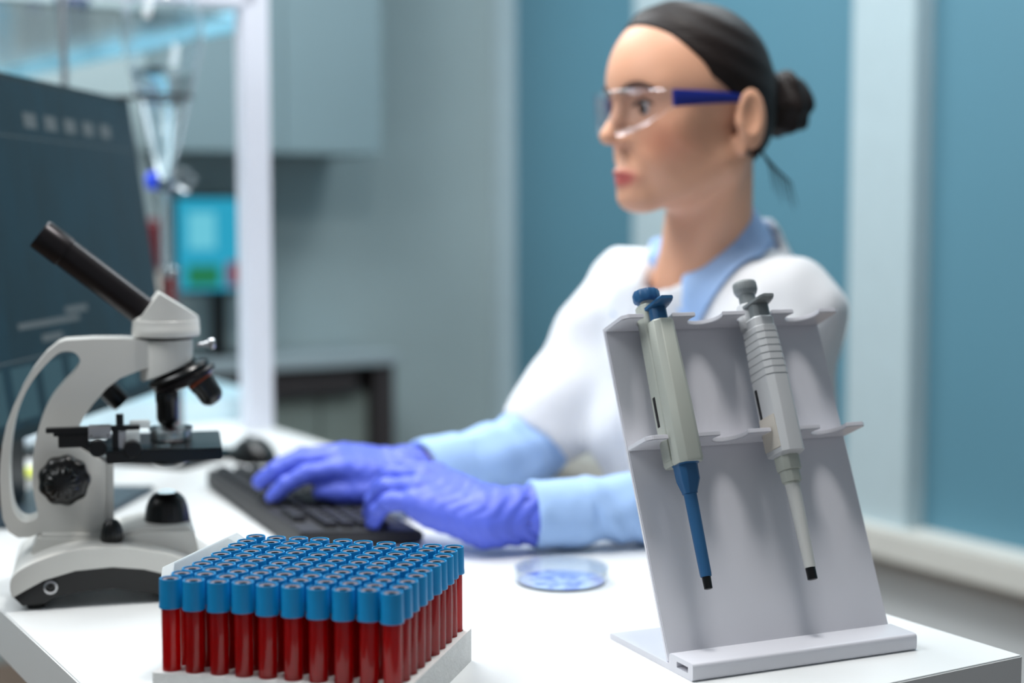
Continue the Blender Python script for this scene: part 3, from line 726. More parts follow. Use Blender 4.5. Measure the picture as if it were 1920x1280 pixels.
fun = empty('separating_funnel', Vector((fc.x, fc.y, fz(340))), 'pear-shaped glass separating funnel with a blue stopcock, hanging in the ring', 'funnel')
z0 = fz(340); O_ = [(h/sc_, fz(y)-z0) for y, h in prf]
sp = spline(O_, 4)
g2 = MB().lathe(sp+[(r-.0022, z) for r, z in sp[::-1]], 48, cap0=False, cap1=False)
g2.build('bulb', gm, fun, smooth=80)
wi = [(max(.0004, r-.0024), z) for r, z in sp if z < fz(122)-z0]
MB().lathe(wi, 48).build('liquid', wm, fun, smooth=60)
MB().lathe([(.009,O_[0][1]-.001),(.012,O_[0][1]+.004),(.013,O_[0][1]+.012),(.016,O_[0][1]+.02),(.014,O_[0][1]+.034),(.004,O_[0][1]+.037)], 24).build('top_stopper', M['glass'], fun)
MB().lathe([(.011,.012),(.013,.004),(.013,-.014),(.008,-.022)], 24).build('stopcock_barrel', M['plastic_clear'], fun)
MB().lathe([(.007,.010),(.013,.012),(.014,.015),(.014,.024),(.011,.027)], 24, (0,0,0), (-1,0,.05)).build('stopcock_handle', mat('blue_plastic', (20,70,230), .35, noise=.02), fun)
MB().lathe([(.008,.010),(.012,.012),(.013,.02),(.020,.026),(.020,.034),(.008,.04),(.006,.05)], 24, (0,0,0), (1,-.2,.05)).build('stopcock_nut', M['plastic_clear'], fun)
MB().lathe([(.0065,-.02),(.0065,z0*0+fz(500)-z0),(.0045,fz(508)-z0),(.0035,fz(508)-z0),(.0045,-.02)], 20, cap0=False, cap1=False).build('stem', gm, fun)
cyl = empty('measuring_cylinder', Vector((fc.x+.006, fc.y, TZ+.012)), 'narrow glass cylinder of red liquid under the funnel stem', 'glassware')
hz = fz(505)-TZ-.012
MB().lathe([(.03,0),(.03,.004),(.0165,.008),(.0150,.014),(.0150,hz),(.0175,hz+.002),(.0175,hz+.003),(.0135,hz+.003),(.0135,.014)], 28, cap1=False).build('cylinder', M['glass'], cyl)
MB().lathe([(.0133,.012),(.0133,hz-.012)], 28).build('red_liquid', mat('red_liquid', (170,8,14), .25, noise=.05), cyl)

# ---------------------------------------------------------------- papers, tray and small things at the far end
def topobj(mb, name, m, label, cat, group=None, M_=None, **k):
    o = mb.build(name, m, **k)
    if M_ is not None: o.matrix_world = M_
    return tag(o, label, cat, group)
tr = roundpoly([(.58,2.55),(1.035,2.55),(1.035,2.86),(.58,2.86)], .03, 5)
ti = roundpoly([(.59,2.56),(1.025,2.56),(1.025,2.85),(.59,2.85)], .026, 5)
cvb = lambda u, w, v: MAB@Vector((u, w, v))
c0 = ab(2.7, .8, TZ); Mi = Matrix.Translation(-c0)
mb = MB().prism(tr, TZ, TZ+.006, conv=cvb); mb.prism(tr, TZ+.006, TZ+.042, [ti], conv=cvb)
o = topobj(mb, 'plastic_tray', mat('pale_blue_plastic', (206,228,236), .35, noise=.02), 'low pale blue plastic tray at the far end of the table, behind the white post', 'tray', inv=Mi, bevel=.002); o.location = c0
# sheets seen through the microscope handle
pm = mat('printed_paper', (214,226,234), .8, noise=.02); ink = mat('blue_print', (70,110,170), .8)
pa = empty('paper_stack', T(22, 830)+Vector((-.06,.0,0)), 'stack of pale printed sheets seen through the microscope handle', 'paper')
rr_ = random.Random(3)
for k in range(3):
    a_ = .2+.08*k; m = Matrix.Translation((0,0,.004*k))@Matrix.Rotation(a_, 4, 'Z')
    s_ = MB().box(-.105,.085,-.02,.16,.0,.0038, m); s_.mi = 1
    if k == 2: s_.box(.02,.09,.01,.05,.0038,.0042, m); s_.box(-.08,0,.06,.07,.0038,.0042, m)
    s_.build('sheet', [pm, ink], pa)
nb = empty('note_block', T(18, 912), 'yellow-green note block lying between microscope handle and monitor base', 'note block')
yg = mat('yellow_green_paper', (214,222,96), .8, noise=.03)
MB().box(-.03,.05,0,.06,0,.012).build('pages', M['pipshaft'], nb); MB().box(-.03,.05,0,.06,.012,.0165).build('cover_sheet', yg, nb)

# white shelf frame with post
pp = T(482, 802); hp = .022
fr = empty('shelf_frame', Vector((pp.x, pp.y, TZ)), 'white metal shelf frame with a square post at the far end of the table', 'shelf')
wmm = mat('white_metal', (226,229,240), .4, noise=.01)
ztop = W(482, 2, pp.y).z-TZ
rotB = Matrix.Rotation(AZ, 4, 'Z')
MB().box(-hp, hp, -hp, hp, 0, ztop+.02, rotB).build('post', wmm, fr, bevel=.002)
MB().box(-.55, 0, -hp, hp, ztop-.012, ztop+.03, rotB).build('front_beam', wmm, fr, bevel=.002)
MB().box(-.55-hp, -.55+hp, -hp, hp, ztop-.012, ztop+.03, rotB).box(-.55-hp, -.55+hp, -hp, hp, 0, ztop, rotB).build('post', wmm, fr, bevel=.002)
rotS = Matrix.Rotation(math.radians(36), 4, 'Z')
zs = W(462, 32, pp.y).z-TZ
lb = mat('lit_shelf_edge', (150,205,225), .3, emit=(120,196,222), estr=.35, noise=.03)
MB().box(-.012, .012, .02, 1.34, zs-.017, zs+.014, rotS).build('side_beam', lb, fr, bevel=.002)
MB().box(-.5, -.012, .05, 1.2, zs-.004, zs+.004, rotS).build('glass_shelf', M['glass'], fr)
FM = Matrix.Translation((pp.x, pp.y, TZ))@rotS
def bottle(name, x, y, r, h, m, label, capm):
    e = empty(name, FM@Matrix.Translation((x, y, zs+.0045)), label, 'bottle')
    MB().lathe([(r*.95,0),(r,.004),(r,h*.7),(r*.8,h*.78),(r*.42,h*.84),(r*.42,h*.9)], 28).build('body', m, e)
    MB().lathe([(r*.52,h*.86),(r*.52,h),(r*.45,h*1.01)], 24).build('cap', capm, e)
bottle('reagent_bottle', -.06, .66, .034, .13, mat('dark_blue_glass', (28,52,84), .2), 'dark blue bottle on the glass shelf, nearest the front post', mat('cyan_cap', (60,180,220), .4))
bottle('reagent_bottle', -.07, 1.12, .045, .16, mat('teal_glass', (90,160,190), .2), 'teal bottle on the glass shelf at the top left corner', M['pipshaft'])
bottle('reagent_bottle', -.06, .88, .03, .11, mat('grey_glass', (80,92,104), .2), 'grey bottle on the glass shelf between the blue and teal bottles', M['navy'])

# ---------------------------------------------------------------- back of the room
def onwall(px, py, a):            # point where the pixel's ray meets the plane a
    r = ray(px, py); c = Vector((0,0,CAMZ)); t = (a-c.dot(AV))/r.dot(AV); q = c+r*t; return q.dot(BV), q.z
db0, _ = onwall(60, 660, 3.62); db1, _ = onwall(748, 660, 3.62)
dk = empty('back_desk', ab(3.75, (db0+db1)/2, 0), 'grey desk with dark legs against the far wall', 'desk'); Mi = Matrix.Translation(-ab(3.75, (db0+db1)/2, 0))
abox(MB(), 3.6, WA-.005, db0, db1, .722, .75).build('desk_top', mat('grey_laminate', (136,150,156), .5, noise=.02), dk, inv=Mi, bevel=.002)
dkm = mat('dark_brown_panel', (44,40,42), .6, noise=.05)
abox(MB(), 3.62, 3.64, db0+.02, db1-.12, .655, .7215).build('apron', dkm, dk, inv=Mi)
b0_, _ = onwall(702, 760, 3.62); abox(MB(), 3.61, 3.88, b0_, db1-.02, 0, .7215).build('side_panel', dkm, dk, inv=Mi)
cb0, _ = onwall(505, 760, 3.65); cb1 = b0_-.002
cabm = mat('grey_green_board', (112,124,120), .6, noise=.04)
e = empty('desk_cabinet', ab(3.78, (cb0+cb1)/2, 0), 'grey-green cabinet under the back desk, beside its dark side panel', 'cabinet'); Mi2 = Matrix.Translation(-ab(3.78, (cb0+cb1)/2, 0))
abox(MB(), 3.67, 3.88, cb0, cb1, .02, .65).build('body', cabm, e, inv=Mi2)
abox(MB(), 3.652, 3.669, cb0+.003, (cb0+cb1)/2-.003, .03, .64).build('door', cabm, e, inv=Mi2, bevel=.002)
abox(MB(), 3.652, 3.669, (cb0+cb1)/2+.003, cb1-.003, .03, .64).build('door', cabm, e, inv=Mi2, bevel=.002)
# wall cabinet with glass doors
wb0, _ = onwall(330, 200, 3.6); wb1, _ = onwall(712, 200, 3.6); _, wz0 = onwall(520, 285, 3.6)
wc = empty('wall_cabinet', ab(3.75, (wb0+wb1)/2, wz0), 'grey glass-fronted cabinet hanging on the far wall behind the white post', 'cabinet'); Mi3 = Matrix.Translation(-ab(3.75, (wb0+wb1)/2, wz0))
gb = mat('grey_board', (138,156,160), .6, noise=.03)
k_ = MB(); T_ = .018
for q in ((3.6,WA-.004,wb0,wb0+T_,wz0,wz0+.9),(3.6,WA-.004,wb1-T_,wb1,wz0,wz0+.9),(3.6,WA-.004,wb0,wb1,wz0,wz0+T_),(3.6,WA-.004,wb0,wb1,wz0+.9-T_,wz0+.9),(WA-.02,WA-.004,wb0,wb1,wz0,wz0+.9)): abox(k_, *q)
k_.build('carcass', gb, wc, inv=Mi3)
for s in (.3, .6): abox(MB(), 3.63, WA-.02, wb0+T_, wb1-T_, wz0+s, wz0+s+.015).build('shelf_board', gb, wc, inv=Mi3)
fg = mat('frosted_door', (116,136,142), .35, noise=.03, nscale=2)
hm = (wb0+wb1)/2
for q0, q1 in ((wb0, hm-.002), (hm+.002, wb1)): abox(MB(), 3.59, 3.598, q0, q1, wz0, wz0+.9).build('glass_door', fg, wc, inv=Mi3)
# lit screen on the back desk
m0, mz0 = onwall(333, 545, 3.72); m1, _ = onwall(500, 545, 3.72); _, mz1 = onwall(400, 372, 3.72)
bm_ = empty('monitor', ab(3.75, (m0+m1)/2, .75), 'small monitor with a glowing cyan picture on the back desk', 'monitor'); Mi4 = Matrix.Translation(-ab(3.75, (m0+m1)/2, .75))
abox(MB(), 3.72, 3.745, m0-.008, m1+.008, mz0-.01, mz1+.01).build('housing', M['black'], bm_, inv=Mi4, bevel=.003)
abox(MB(), 3.745, 3.765, (m0+m1)/2-.02, (m0+m1)/2+.02, .755, mz0+.05).build('stand_neck', M['black'], bm_, inv=Mi4)
abox(MB(), 3.70, 3.82, (m0+m1)/2-.08, (m0+m1)/2+.08, .75, .758).build('stand_base', M['black'], bm_, inv=Mi4)
def cy(n, c, s): return mat(n, (10,10,10), .3, emit=c, estr=s)
dd = (mz1-mz0); s_ = abox(MB(), 3.7185, 3.7199, m0, m1, mz0, mz1); s_.mi = 1
abox(s_, 3.7175, 3.7184, m0+.025, m0+.11, mz0+.01, mz0+dd*.27); s_.mi = 2
abox(s_, 3.7175, 3.7184, m0+.13, m0+.17, mz0+.01, mz0+dd*.3); s_.mi = 3
abox(s_, 3.7175, 3.7184, m0+.03, m0+.10, mz0+dd*.45, mz0+dd*.85)
s_.build('screen', [cy('cyan_screen', (40,170,205), .85), cy('green_patch', (30,130,84), .8), cy('red_patch', (150,50,62), .7), cy('pale_patch', (110,205,225), .9)], bm_, inv=Mi4)
rb0, rbz = onwall(288, 500, 3.7)
e = empty('reagent_bottle', ab(3.7, rb0, .75), 'tall bottle with a dark red top on the back desk, left of the glowing screen', 'bottle')
MB().lathe([(.036,0),(.038,.004),(.038,.17),(.034,.185),(.018,.205),(.015,.22),(.015,.235)], 28).build('body', mat('cream_label', (170,160,150), .6), e)
MB().lathe([(.018,.225),(.020,.23),(.020,.34),(.012,.35)], 24).build('dispenser', mat('dark_red', (96,20,30), .5), e)
# ---------------------------------------------------------------- the seated woman
fwd, lft = -BV, -AV
def PF(o, f=0, l=0, z=0): return Vector(o)+fwd*f+lft*l+Vector((0,0,z))
Lsh = W(1482, 580, 1.745); Rsh = PF(Lsh, 0, -.320, 0)
mid = (Lsh+Rsh)/2
Lel = Vector((.225, 1.690, .793)); Lwr = Vector((-.020, 1.622, .788))
Rel = Vector((.020, 1.955, .812)); Rwr = Vector((-.122, 1.838, .800))
neck0 = Vector((.2365, 1.862, 1.050)); pel = PF(mid, -.10, 0, -.50)
hipL, hipR = PF(pel, .02, .09, -.02), PF(pel, .02, -.09, -.02)
kneL, kneR = PF(pel, .40, .13, -.03), PF(pel, .40, -.12, -.03)
ankL, ankR = PF(pel, .33, .13, 0), PF(pel, .33, -.12, 0); ankL.z = ankR.z = .09
Hc = W(1298, 203, 1.795); HS = 1.06
yaw = math.atan2(fwd.y, fwd.x)+math.radians(-6)
hf = Vector((math.cos(yaw), math.sin(yaw), 0)); hl = Vector((-hf.y, hf.x, 0)); hp_ = math.radians(3)
hx = hf*math.cos(hp_)-Vector((0,0,1))*math.sin(hp_); hz_ = Vector((0,0,1))*math.cos(hp_)+hf*math.sin(hp_)
HR = np.array([hx, hl, hz_], np.float32).T          # columns = head axes
def h2w(x, y, z): return Hc+(hx*x+hl*y+hz_*z)*HS
def to_head(P): return ((P-arr(Hc))@HR)/HS
def head_sdf(q, feat=True):
    x, y, z = q[..., 0], q[..., 1], q[..., 2]; ay = np.abs(y); A = np.stack([x, ay, z], -1)
    d = sd_ell(q, (.0005,0,.028), (.0865,.073,.079))
    d = smin(d, sd_ell(q, (.030,0,.024), (.0605,.060,.072)), .03)
    d = smin(d, sd_ell(q, (.022,0,-.042), (.060,.050,.062)), .03)
    d = smin(d, sd_cone(A, (-.004,.046,-.056), (.066,.010,-.091), .021, .0145), .030)
    d = smin(d, sd_cone(A, (.045,.038,-.028), (.058,.026,-.050), .026, .020), .022)
    d = smin(d, sd_ell(q, (.077,0,-.093), (.017,.017,.013)), .018)
    d = smin(d, sd_cone(A, (.073,.012,.026), (.060,.043,.024), .010, .009), .014)
    d = smax(d, -sd_ell(A, (.097,.031,.004), (.019,.017,.013)), .016)
    d = smin(d, sd_ell(A, (.0655,.031,.001), (.0145,.0150,.0125)), .004)
    d = smin(d, sd_cone(q, (.079,0,.014), (.1055,0,-.027), .0058, .0092), .010)
    d = smin(d, sd_cone(A, (.093,.009,-.031), (.084,.013,-.033), .0062, .0055), .006)
    d = smin(d, sd_ell(q, (.078,0,-.070), (.0155,.024,.020)), .010)
    d = smin(d, sd_cone(A, (.0935,.004,-.0655), (.083,.021,-.070), .0050, .0026), .0035)
    d = smin(d, sd_cone(A, (.0920,.0,-.0765), (.082,.019,-.0725), .0062, .0030), .0035)
    d = smax(d, -sd_cone(A, (.1005,0,-.0708), (.090,.022,-.0718), .0016, .001), .003)
    d = smax(d, -sd_cone(q, (.099,0,-.045), (.096,0,-.060), .0015, .002), .004)
    # ears
    e = sd_ell(A, (-.025,.0755,-.016), (.0178,.0090,.032)); e = smax(e, -sd_ell(A, (-.0205,.0845,-.011), (.0105,.0070,.021)), .003)
    e = smin(e, sd_cone(A, (-.010,.073,-.012), (-.009,.0765,-.022), .004, .0035), .003)
    e = smin(e, sd_cone(A, (-.014,.069,-.038), (-.016,.0725,-.048), .0070, .0060), .004)
    return smin(d, e, .006)
nkb = neck0
def neck_sdf(P):
    top = h2w(-.026, 0, -.05); d = sd_cone(P, top, PF(nkb, -.004, 0, .0), .045, .049)
    d = smin(d, sd_cone(P, h2w(-.006,0,-.070), PF(nkb, .020, 0, -.02), .028, .036), .03)
    for s in (1, -1): d = smin(d, sd_cone(P, h2w(-.025, s*.048, -.05), PF(nkb, .045, s*.018, -.02), .010, .008), .025)
    return smin(d, sd_cone(P, PF(nkb, 0, .12, -.055), PF(nkb, 0, -.12, -.055), .05, .05), .05)
def skin_sdf(P):
    return smin(head_sdf(to_head(P))*HS, neck_sdf(P), .018)
hv = surface(skin_sdf, arr(Hc)-arr((.15,.15,.25)), arr(Hc)+arr((.16,.16,.16)), .0024)

# ---- arms, torso, legs
def wr(P, k, amp):                       # cloth folds
    x, y, z = P[..., 0], P[..., 1], P[..., 2]
    return amp*(np.sin(k*(x*.9+z*.7)+2.2*np.sin(9*y+7*z))*.6+np.sin(k*1.7*(z-.6*x+.3*y)+1.9*np.sin(13*x))*.4)
def torso(P, g=0.0, sc=1.0):
    R_ = np.array([fwd, lft, (0,0,1)], np.float32).T
    c = lambda f, l, z: PF(mid, f, l, z)
    d = sd_ell(P, c(-.03, 0, -.17), (.105+g, .150+g, .22+g), R_)
    d = smin(d, sd_cone(P, c(-.01,.125,-.03), c(-.01,-.125,-.03), .062+g, .062+g), .07)
    d = smin(d, sd_ell(P, c(.035,0,-.15), (.075+g,.125+g,.085+g), R_), .05)
    d = smin(d, sd_ell(P, c(-.09,0,-.42), (.125+g,.165+g,.14+g), R_), .10)
    d = smin(d, sd_cone(P, PF(mid,-.02,0,.045), PF(mid,-.01,0,0), .050+g, .09+g), .06)
    return d
def arm(P, s, e, w_, r0, r1, r2, g=0.0): return np.minimum(sd_cone(P, s, e, r0+g, r1+g), sd_cone(P, e, w_, r1+g, r2+g))
def legs(P, g=0.0):
    d = None
    for h, k, a in ((hipL,kneL,ankL),(hipR,kneR,ankR)):
        q = smin(sd_cone(P, h, k, .080+g, .055+g), sd_cone(P, k, a, .053+g, .036+g), .02); d = q if d is None else smin(d, q, .03)
    return d

# ---- hands (typing, palm down)
def finger_chain(base, dirv, side, up, lens, bends):
    pts = [base]; ang = 0; d = dirv
    for L, b in zip(lens, bends):
        ang += b; v = d*math.cos(ang)-up*math.sin(ang); pts.append(pts[-1]+v*L)
    return pts
def hand(wrist, knuck_dir, up, thumb, lift, bend):
    """wrist point, direction to the knuckles, back-of-hand normal, direction to the thumb side"""
    d = knuck_dir.normalized(); up = (up-d*up.dot(d)).normalized(); th = thumb-d*thumb.dot(d)-up*thumb.dot(up); th.normalize()
    segs = []; mcp = []
    K = lambda x, y, z=0: wrist+d*x+th*y+up*z
    spec = [(.088,.027,.004,(.043,.026,.020)),(.092,.007,.007,(.047,.029,.021)),(.087,-.013,.005,(.043,.027,.021)),(.078,-.031,.0,(.034,.020,.019))]
    fing = []
    for i, (x, y, z, ln) in enumerate(spec):
        base = K(x, y, z); fd = (d+th*(.10-.075*i)).normalized()
        fing.append((finger_chain(base, fd, th, up, ln, [b+bend[i] for b in lift]), .0106-(.0008 if i == 3 else 0)))
    tb_ = K(.022,.026,-.008); t1 = K(.054,.041,-.015); t2 = K(.084,.040,-.021); t3 = K(.108,.034,-.026)
    thumb_ = [tb_, t1, t2, t3]
    return dict(K=K, spec=spec, fing=fing, thumb=thumb_, wrist=wrist, d=d)
def hand_sdf(P, H, g=0.0, folds=0.0):
    K = H['K']; d = None
    for x, y, z, ln in H['spec']:
        q = sd_cone(P, K(.0, y*.55, 0), K(x, y, z-.004), .0155+g, .0120+g); d = q if d is None else smin(d, q, .016)
    d = smin(d, sd_cone(P, H['thumb'][0], K(.06,.020,-.008), .0150+g, .012+g), .02)
    d = smin(d, sd_cone(P, K(.012,-.016,-.006), K(.06,-.026,-.008), .0145+g, .012+g), .02)
    for pts, r in H['fing']:
        q = None
        for i in range(3):
            s = sd_cone(P, pts[i], pts[i+1], r+g-.0007*i, r+g-.0007*(i+1)-.0006); q = s if q is None else smin(q, s, .003)
        d = smin(d, q, .0045)
    t = H['thumb']; q = smin(smin(sd_cone(P, t[0], t[1], .0145+g, .0115+g), sd_cone(P, t[1], t[2], .0112+g, .0105+g), .005), sd_cone(P, t[2], t[3], .0104+g, .0085+g), .004)
    d = smin(d, q, .010)
    if folds:
        L_ = (P-arr(H['wrist']))@arr(H['d']); k = np.clip((.10-L_)/.08, 0, 1)
        d = d+k*folds*np.sin(L_*420+3*np.sin(P[..., 2]*160+P[..., 0]*60))+folds*.35*np.sin(P[..., 0]*260+P[..., 2]*310)
    return d
Ukn = (Vector((-.095, 1.668, .842))-Lwr); LH = hand(Lwr, Vector((-.104, .050, .038)), Vector((-.1,-.30,1)), AV, [.40,.66,.42], [.0,.0,.0,-.04])
RH = hand(Rwr, Vector((-.105, -.030, .022)), Vector((0,-.3,1)), -AV, [.26,.38,.28], [0.02,-.02,.0,.05])
def forearm(P, H, el, r1, r2, g=0):
    return sd_cone(P, H['wrist'], el, r2+g, r1+g)
def glove_sdf(H, el, cuff):
    axis = (Vector(el)-H['wrist']); L0 = axis.length; axis.normalize()
    def f(P):
        d = hand_sdf(P, H, .0012, .0007)
        t = (P-arr(H['wrist']))@arr(axis)
        cone = sd_cone(P, H['wrist'], H['wrist']+axis*(cuff+.03), .0275, .0385)
        x = cone+.0012*np.sin(t*330+4*np.sin(P[..., 2]*90))
        d = smin(d, x, .022)
        d = smax(d, t-cuff, .002)                         # cut the cuff
        inner = sd_cone(P, H['wrist']+axis*(cuff-.025), H['wrist']+axis*(cuff+.06), .028, .040)
        return smax(d, -inner, .002)
    return f
def bbox(pts, pad): 
    a = np.array([tuple(p) for p in pts]); return a.min(0)-pad, a.max(0)+pad
def hpts(H): return [p for f, _ in H['fing'] for p in f]+H['thumb']+[H['wrist']]
PB_ = Vector((pel.x, pel.y, 0))
body_parts = [hv]
def body_low(P):
    d = smin(torso(P, -.012), legs(P, -.01), .05)
    for s, e, w_ in ((Lsh,Lel,Lwr),(Rsh,Rel,Rwr)): d = smin(d, arm(P, s, e, w_, .040, .033, .024), .02)
    d = np.maximum(d, P[..., 2]-(mid.z+.03))
    return d
lo, hi = bbox([Lsh,Rsh,Lel,Rel,Lwr,Rwr,kneL,kneR,ankL,ankR,pel], .2); lo[2] = .05; hi[2] = mid.z+.06
body_parts.append(surface(body_low, lo, hi, .011))
for H in (LH, RH):
    lo, hi = bbox(hpts(H), .03); body_parts.append(surface(lambda P: hand_sdf(P, H, -.0012), lo, hi, .0026))
def skin_mat():
    m = mat('skin', (226,168,142), .48, spec=.4, sss=.12); nt = m.node_tree; b = nt.nodes['Principled BSDF']
    at = nt.nodes.new('ShaderNodeVertexColor'); at.layer_name = 'tone'; nt.links.new(at.outputs[0], b.inputs['Base Color']); return m
V_, Q_ = merge_surfaces(body_parts)
body = surf_obj('person', (V_, Q_), skin_mat(), None, PB_); body.location = PB_
tag(body, 'seated woman in a white coat and safety glasses typing with blue gloves', 'person')
q = to_head(V_.astype(np.float32)); ay = np.abs(q[:, 1])
base_c = np.array(lin((218,164,134))[:3]); lipc = np.array(lin((190,98,92))[:3]); cheek = np.array(lin((204,128,98))[:3])
def wgt(c, r): return np.exp(-(((np.stack([q[:,0], ay, q[:,2]], 1)-np.array(c))/np.array(r))**2).sum(1))
wl = np.clip(1.6*wgt((.094,.004,-.0715), (.014,.021,.0085)), 0, 1)**1.4
wc_ = .75*wgt((.06,.047,-.035), (.03,.025,.022))
socket_shade = .45*wgt((.075,.031,.012), (.02,.019,.011))  # shading of the eye sockets, painted into the skin colour
col = base_c*(1-wc_[:,None])+cheek*wc_[:,None]; col = col*(1-socket_shade[:,None])+np.array(lin((150,98,84))[:3])*socket_shade[:,None]; col = col*(1-wl[:,None])+lipc*wl[:,None]
ca_ = body.data.color_attributes.new('tone', 'FLOAT_COLOR', 'POINT')
ca_.data.foreach_set('color', np.concatenate([col, np.ones((len(col),1))], 1).astype(np.float32).ravel())

# ---- hair
def hair_sdf(P):
    q = to_head(P); x, y, z = q[..., 0], q[..., 1], q[..., 2]; ay = np.abs(y)
    d = smin(sd_ell(q, (.0005,0,.028), (.0865,.073,.079)), sd_ell(q, (.030,0,.024), (.0605,.060,.072)), .03)-.0060
    d = smin(d, sd_ell(q, (-.024,0,-.01), (.066,.072,.072)), .02)
    # hairline: front limit in x as a function of height, pulled back at the temples
    hx_ = np.interp(z, [-.09,-.06,-.035,-.01,.012,.03,.045,.06,.078,.098,.12], [-.075,-.062,-.045,-.034,-.004,.022,.030,.042,.057,.076,.120])+.010*(1-np.clip(ay/.05,0,1))*np.clip((.11-z)/.05,0,1)
    d = d+.0042*np.clip(1-(hx_-x)/.026, 0, 1)
    d = smax(d, x-hx_, .003)
    d = smax(d, -(z+.085+.25*x*0), .01)
    d = d-.0012*np.sin(z*260-x*120+y*60)*np.clip((.07-np.abs(x))*20,0,1)*.6
    b = sd_ell(q, (-.112,.008,.002), (.031,.037,.036)); b = b+.0022*np.sin(q[...,1]*130+q[...,2]*190)+.0015*np.sin(q[...,0]*300)
    n = sd_cone(q, (-.070,.0,.02), (-.095,.006,.005), .030, .022)
    return smin(smin(d, n, .02), b, .008)*HS
hm_ = mat('dark_brown_hair', (26,17,15), .55, spec=.3); nt = hm_.node_tree; b = nt.nodes['Principled BSDF']
tc = nt.nodes.new('ShaderNodeTexCoord'); mp = nt.nodes.new('ShaderNodeMapping'); mp.inputs['Scale'].default_value = (30,30,260)
n = nt.nodes.new('ShaderNodeTexNoise'); n.inputs['Scale'].default_value = 1; bp = nt.nodes.new('ShaderNodeBump'); bp.inputs['Strength'].default_value = .4; bp.inputs['Distance'].default_value = .002
nt.links.new(tc.outputs['Object'], mp.inputs[0]); nt.links.new(mp.outputs[0], n.inputs['Vector']); nt.links.new(n.outputs['Fac'], bp.inputs['Height']); nt.links.new(bp.outputs[0], b.inputs['Normal'])
surf_obj('hair', surface(hair_sdf, arr(Hc)-arr((.16,.16,.14)), arr(Hc)+arr((.21,.20,.16)), .0026), hm_, body, PB_)
# stray strands at the nape
sm = MB()
for k in range(7):
    a0 = h2w(-.045-.005*k, .058-.004*k, -.045-.003*k); a1 = a0+Vector((.012+.002*k, -.004, -.022)); a2 = a0+Vector((.016+.003*k, -.006+.002*k, -.05-.004*(k % 3)))
    sm.tube([a0, a1, a2], [.0011,.0009,.0003], 6)
sm.build('hair_strands', hm_, body, inv=Matrix.Translation(-PB_))
# brows, eyes, earring
def face_x(y, z):                        # outermost skin point in front of (y, z)
    xs = np.linspace(.13, .0, 400, dtype=np.float32); q = np.stack([xs, np.full_like(xs, y), np.full_like(xs, z)], -1)
    return float(xs[np.argmax(head_sdf(q) < 0)])
IB = Matrix.Translation(-PB_)
for s in (1, -1):
    pts = [(s*.012, .0185), (s*.020, .0225), (s*.030, .0250), (s*.040, .0240), (s*.050, .0185)]
    P3 = [tuple(h2w(face_x(y, z)+.0003, y, z)) for y, z in spline(pts, 3)]
    MB().tube(P3, [.0014+.0022*math.sin(PI*min(1, .15+.8*k/len(P3))) for k in range(len(P3))], 8).build('eyebrow', M['brow'], body, inv=IB)
    ex, ez = .0698, .0006; c = h2w(ex, s*.031, ez); gz = (hx*.99+hl*(-s*.03)-hz_*.10).normalized()
    ey = MB().lathe([(.0128*math.sin(t_), .0128*math.cos(t_)) for t_ in np.linspace(.02, PI-.02, 18)], 24, c, gz); ey.mi = 1
    ey.lathe([(.0130*math.sin(t_), .0130*math.cos(t_)+.0002) for t_ in np.linspace(.02, .58, 6)], 20, c, gz, cap1=False)
    ey.build('eye', [M['eye'], M['iris']], body, inv=IB)
    L_ = []
    for yy in np.linspace(-.0145, .0145, 9):
        z = .0082-.0050*(yy/.0145)**2; L_.append(tuple(h2w(face_x(s*.031+yy, z)+.0006, s*.031+yy, z)))
    MB().tube(L_, [.0008]+[.0018]*7+[.0008], 8).build('eyelashes', M['brow'], body, inv=IB)
MB().lathe([(.0002,.003),(.0022,.002),(.003,0),(.0022,-.002),(.0002,-.003)], 16, h2w(-.016,.081,-.052)).build('earring', M['blackmetal'], body, inv=Matrix.Translation(-PB_))

# ---- gloves
for H, el, cf in ((LH, Lel, .052), (RH, Rel, .022)):
    ax_ = (Vector(el)-H['wrist']).normalized()
    lo, hi = bbox(hpts(H)+[H['wrist']+ax_*.06], .045)
    surf_obj('glove', surface(glove_sdf(H, el, cf), lo, hi, .0020), M['glove'], body, PB_)
# ---- shirt: sleeves and chest
CT = math.radians(42); cax = (Vector((0,0,1))*math.cos(CT)+fwd*math.sin(CT)).normalized(); cbk = (-fwd*math.cos(CT)+Vector((0,0,1))*math.sin(CT)).normalized()
CC = neck0+Vector((0,0,.036))            # centre of the collar ring; the ring rises from the throat to the nape
def shirt_body(P):
    d = torso(P, -.006)
    d = smin(d, sd_cone(P, PF(mid,0,0,-.02), CC-cax*.03, .09, .062), .03)
    d = smax(d, (P-arr(CC-cax*.006))@arr(cax), .003)
    d = smax(d, -(P[..., 2]-pel.z), .004)
    return smax(d, -sd_cone(P, CC-cax*.03, CC+cax*.06, .050, .052), .003)
lo, hi = bbox([PF(mid,0,.2,0),PF(mid,0,-.2,0),CC+Vector((0,0,.06))], .05); lo = np.minimum(lo, np.array(pel)-.2); hi = np.maximum(hi, np.array([pel.x+.2,pel.y+.2,0])); lo[2] = pel.z-.02
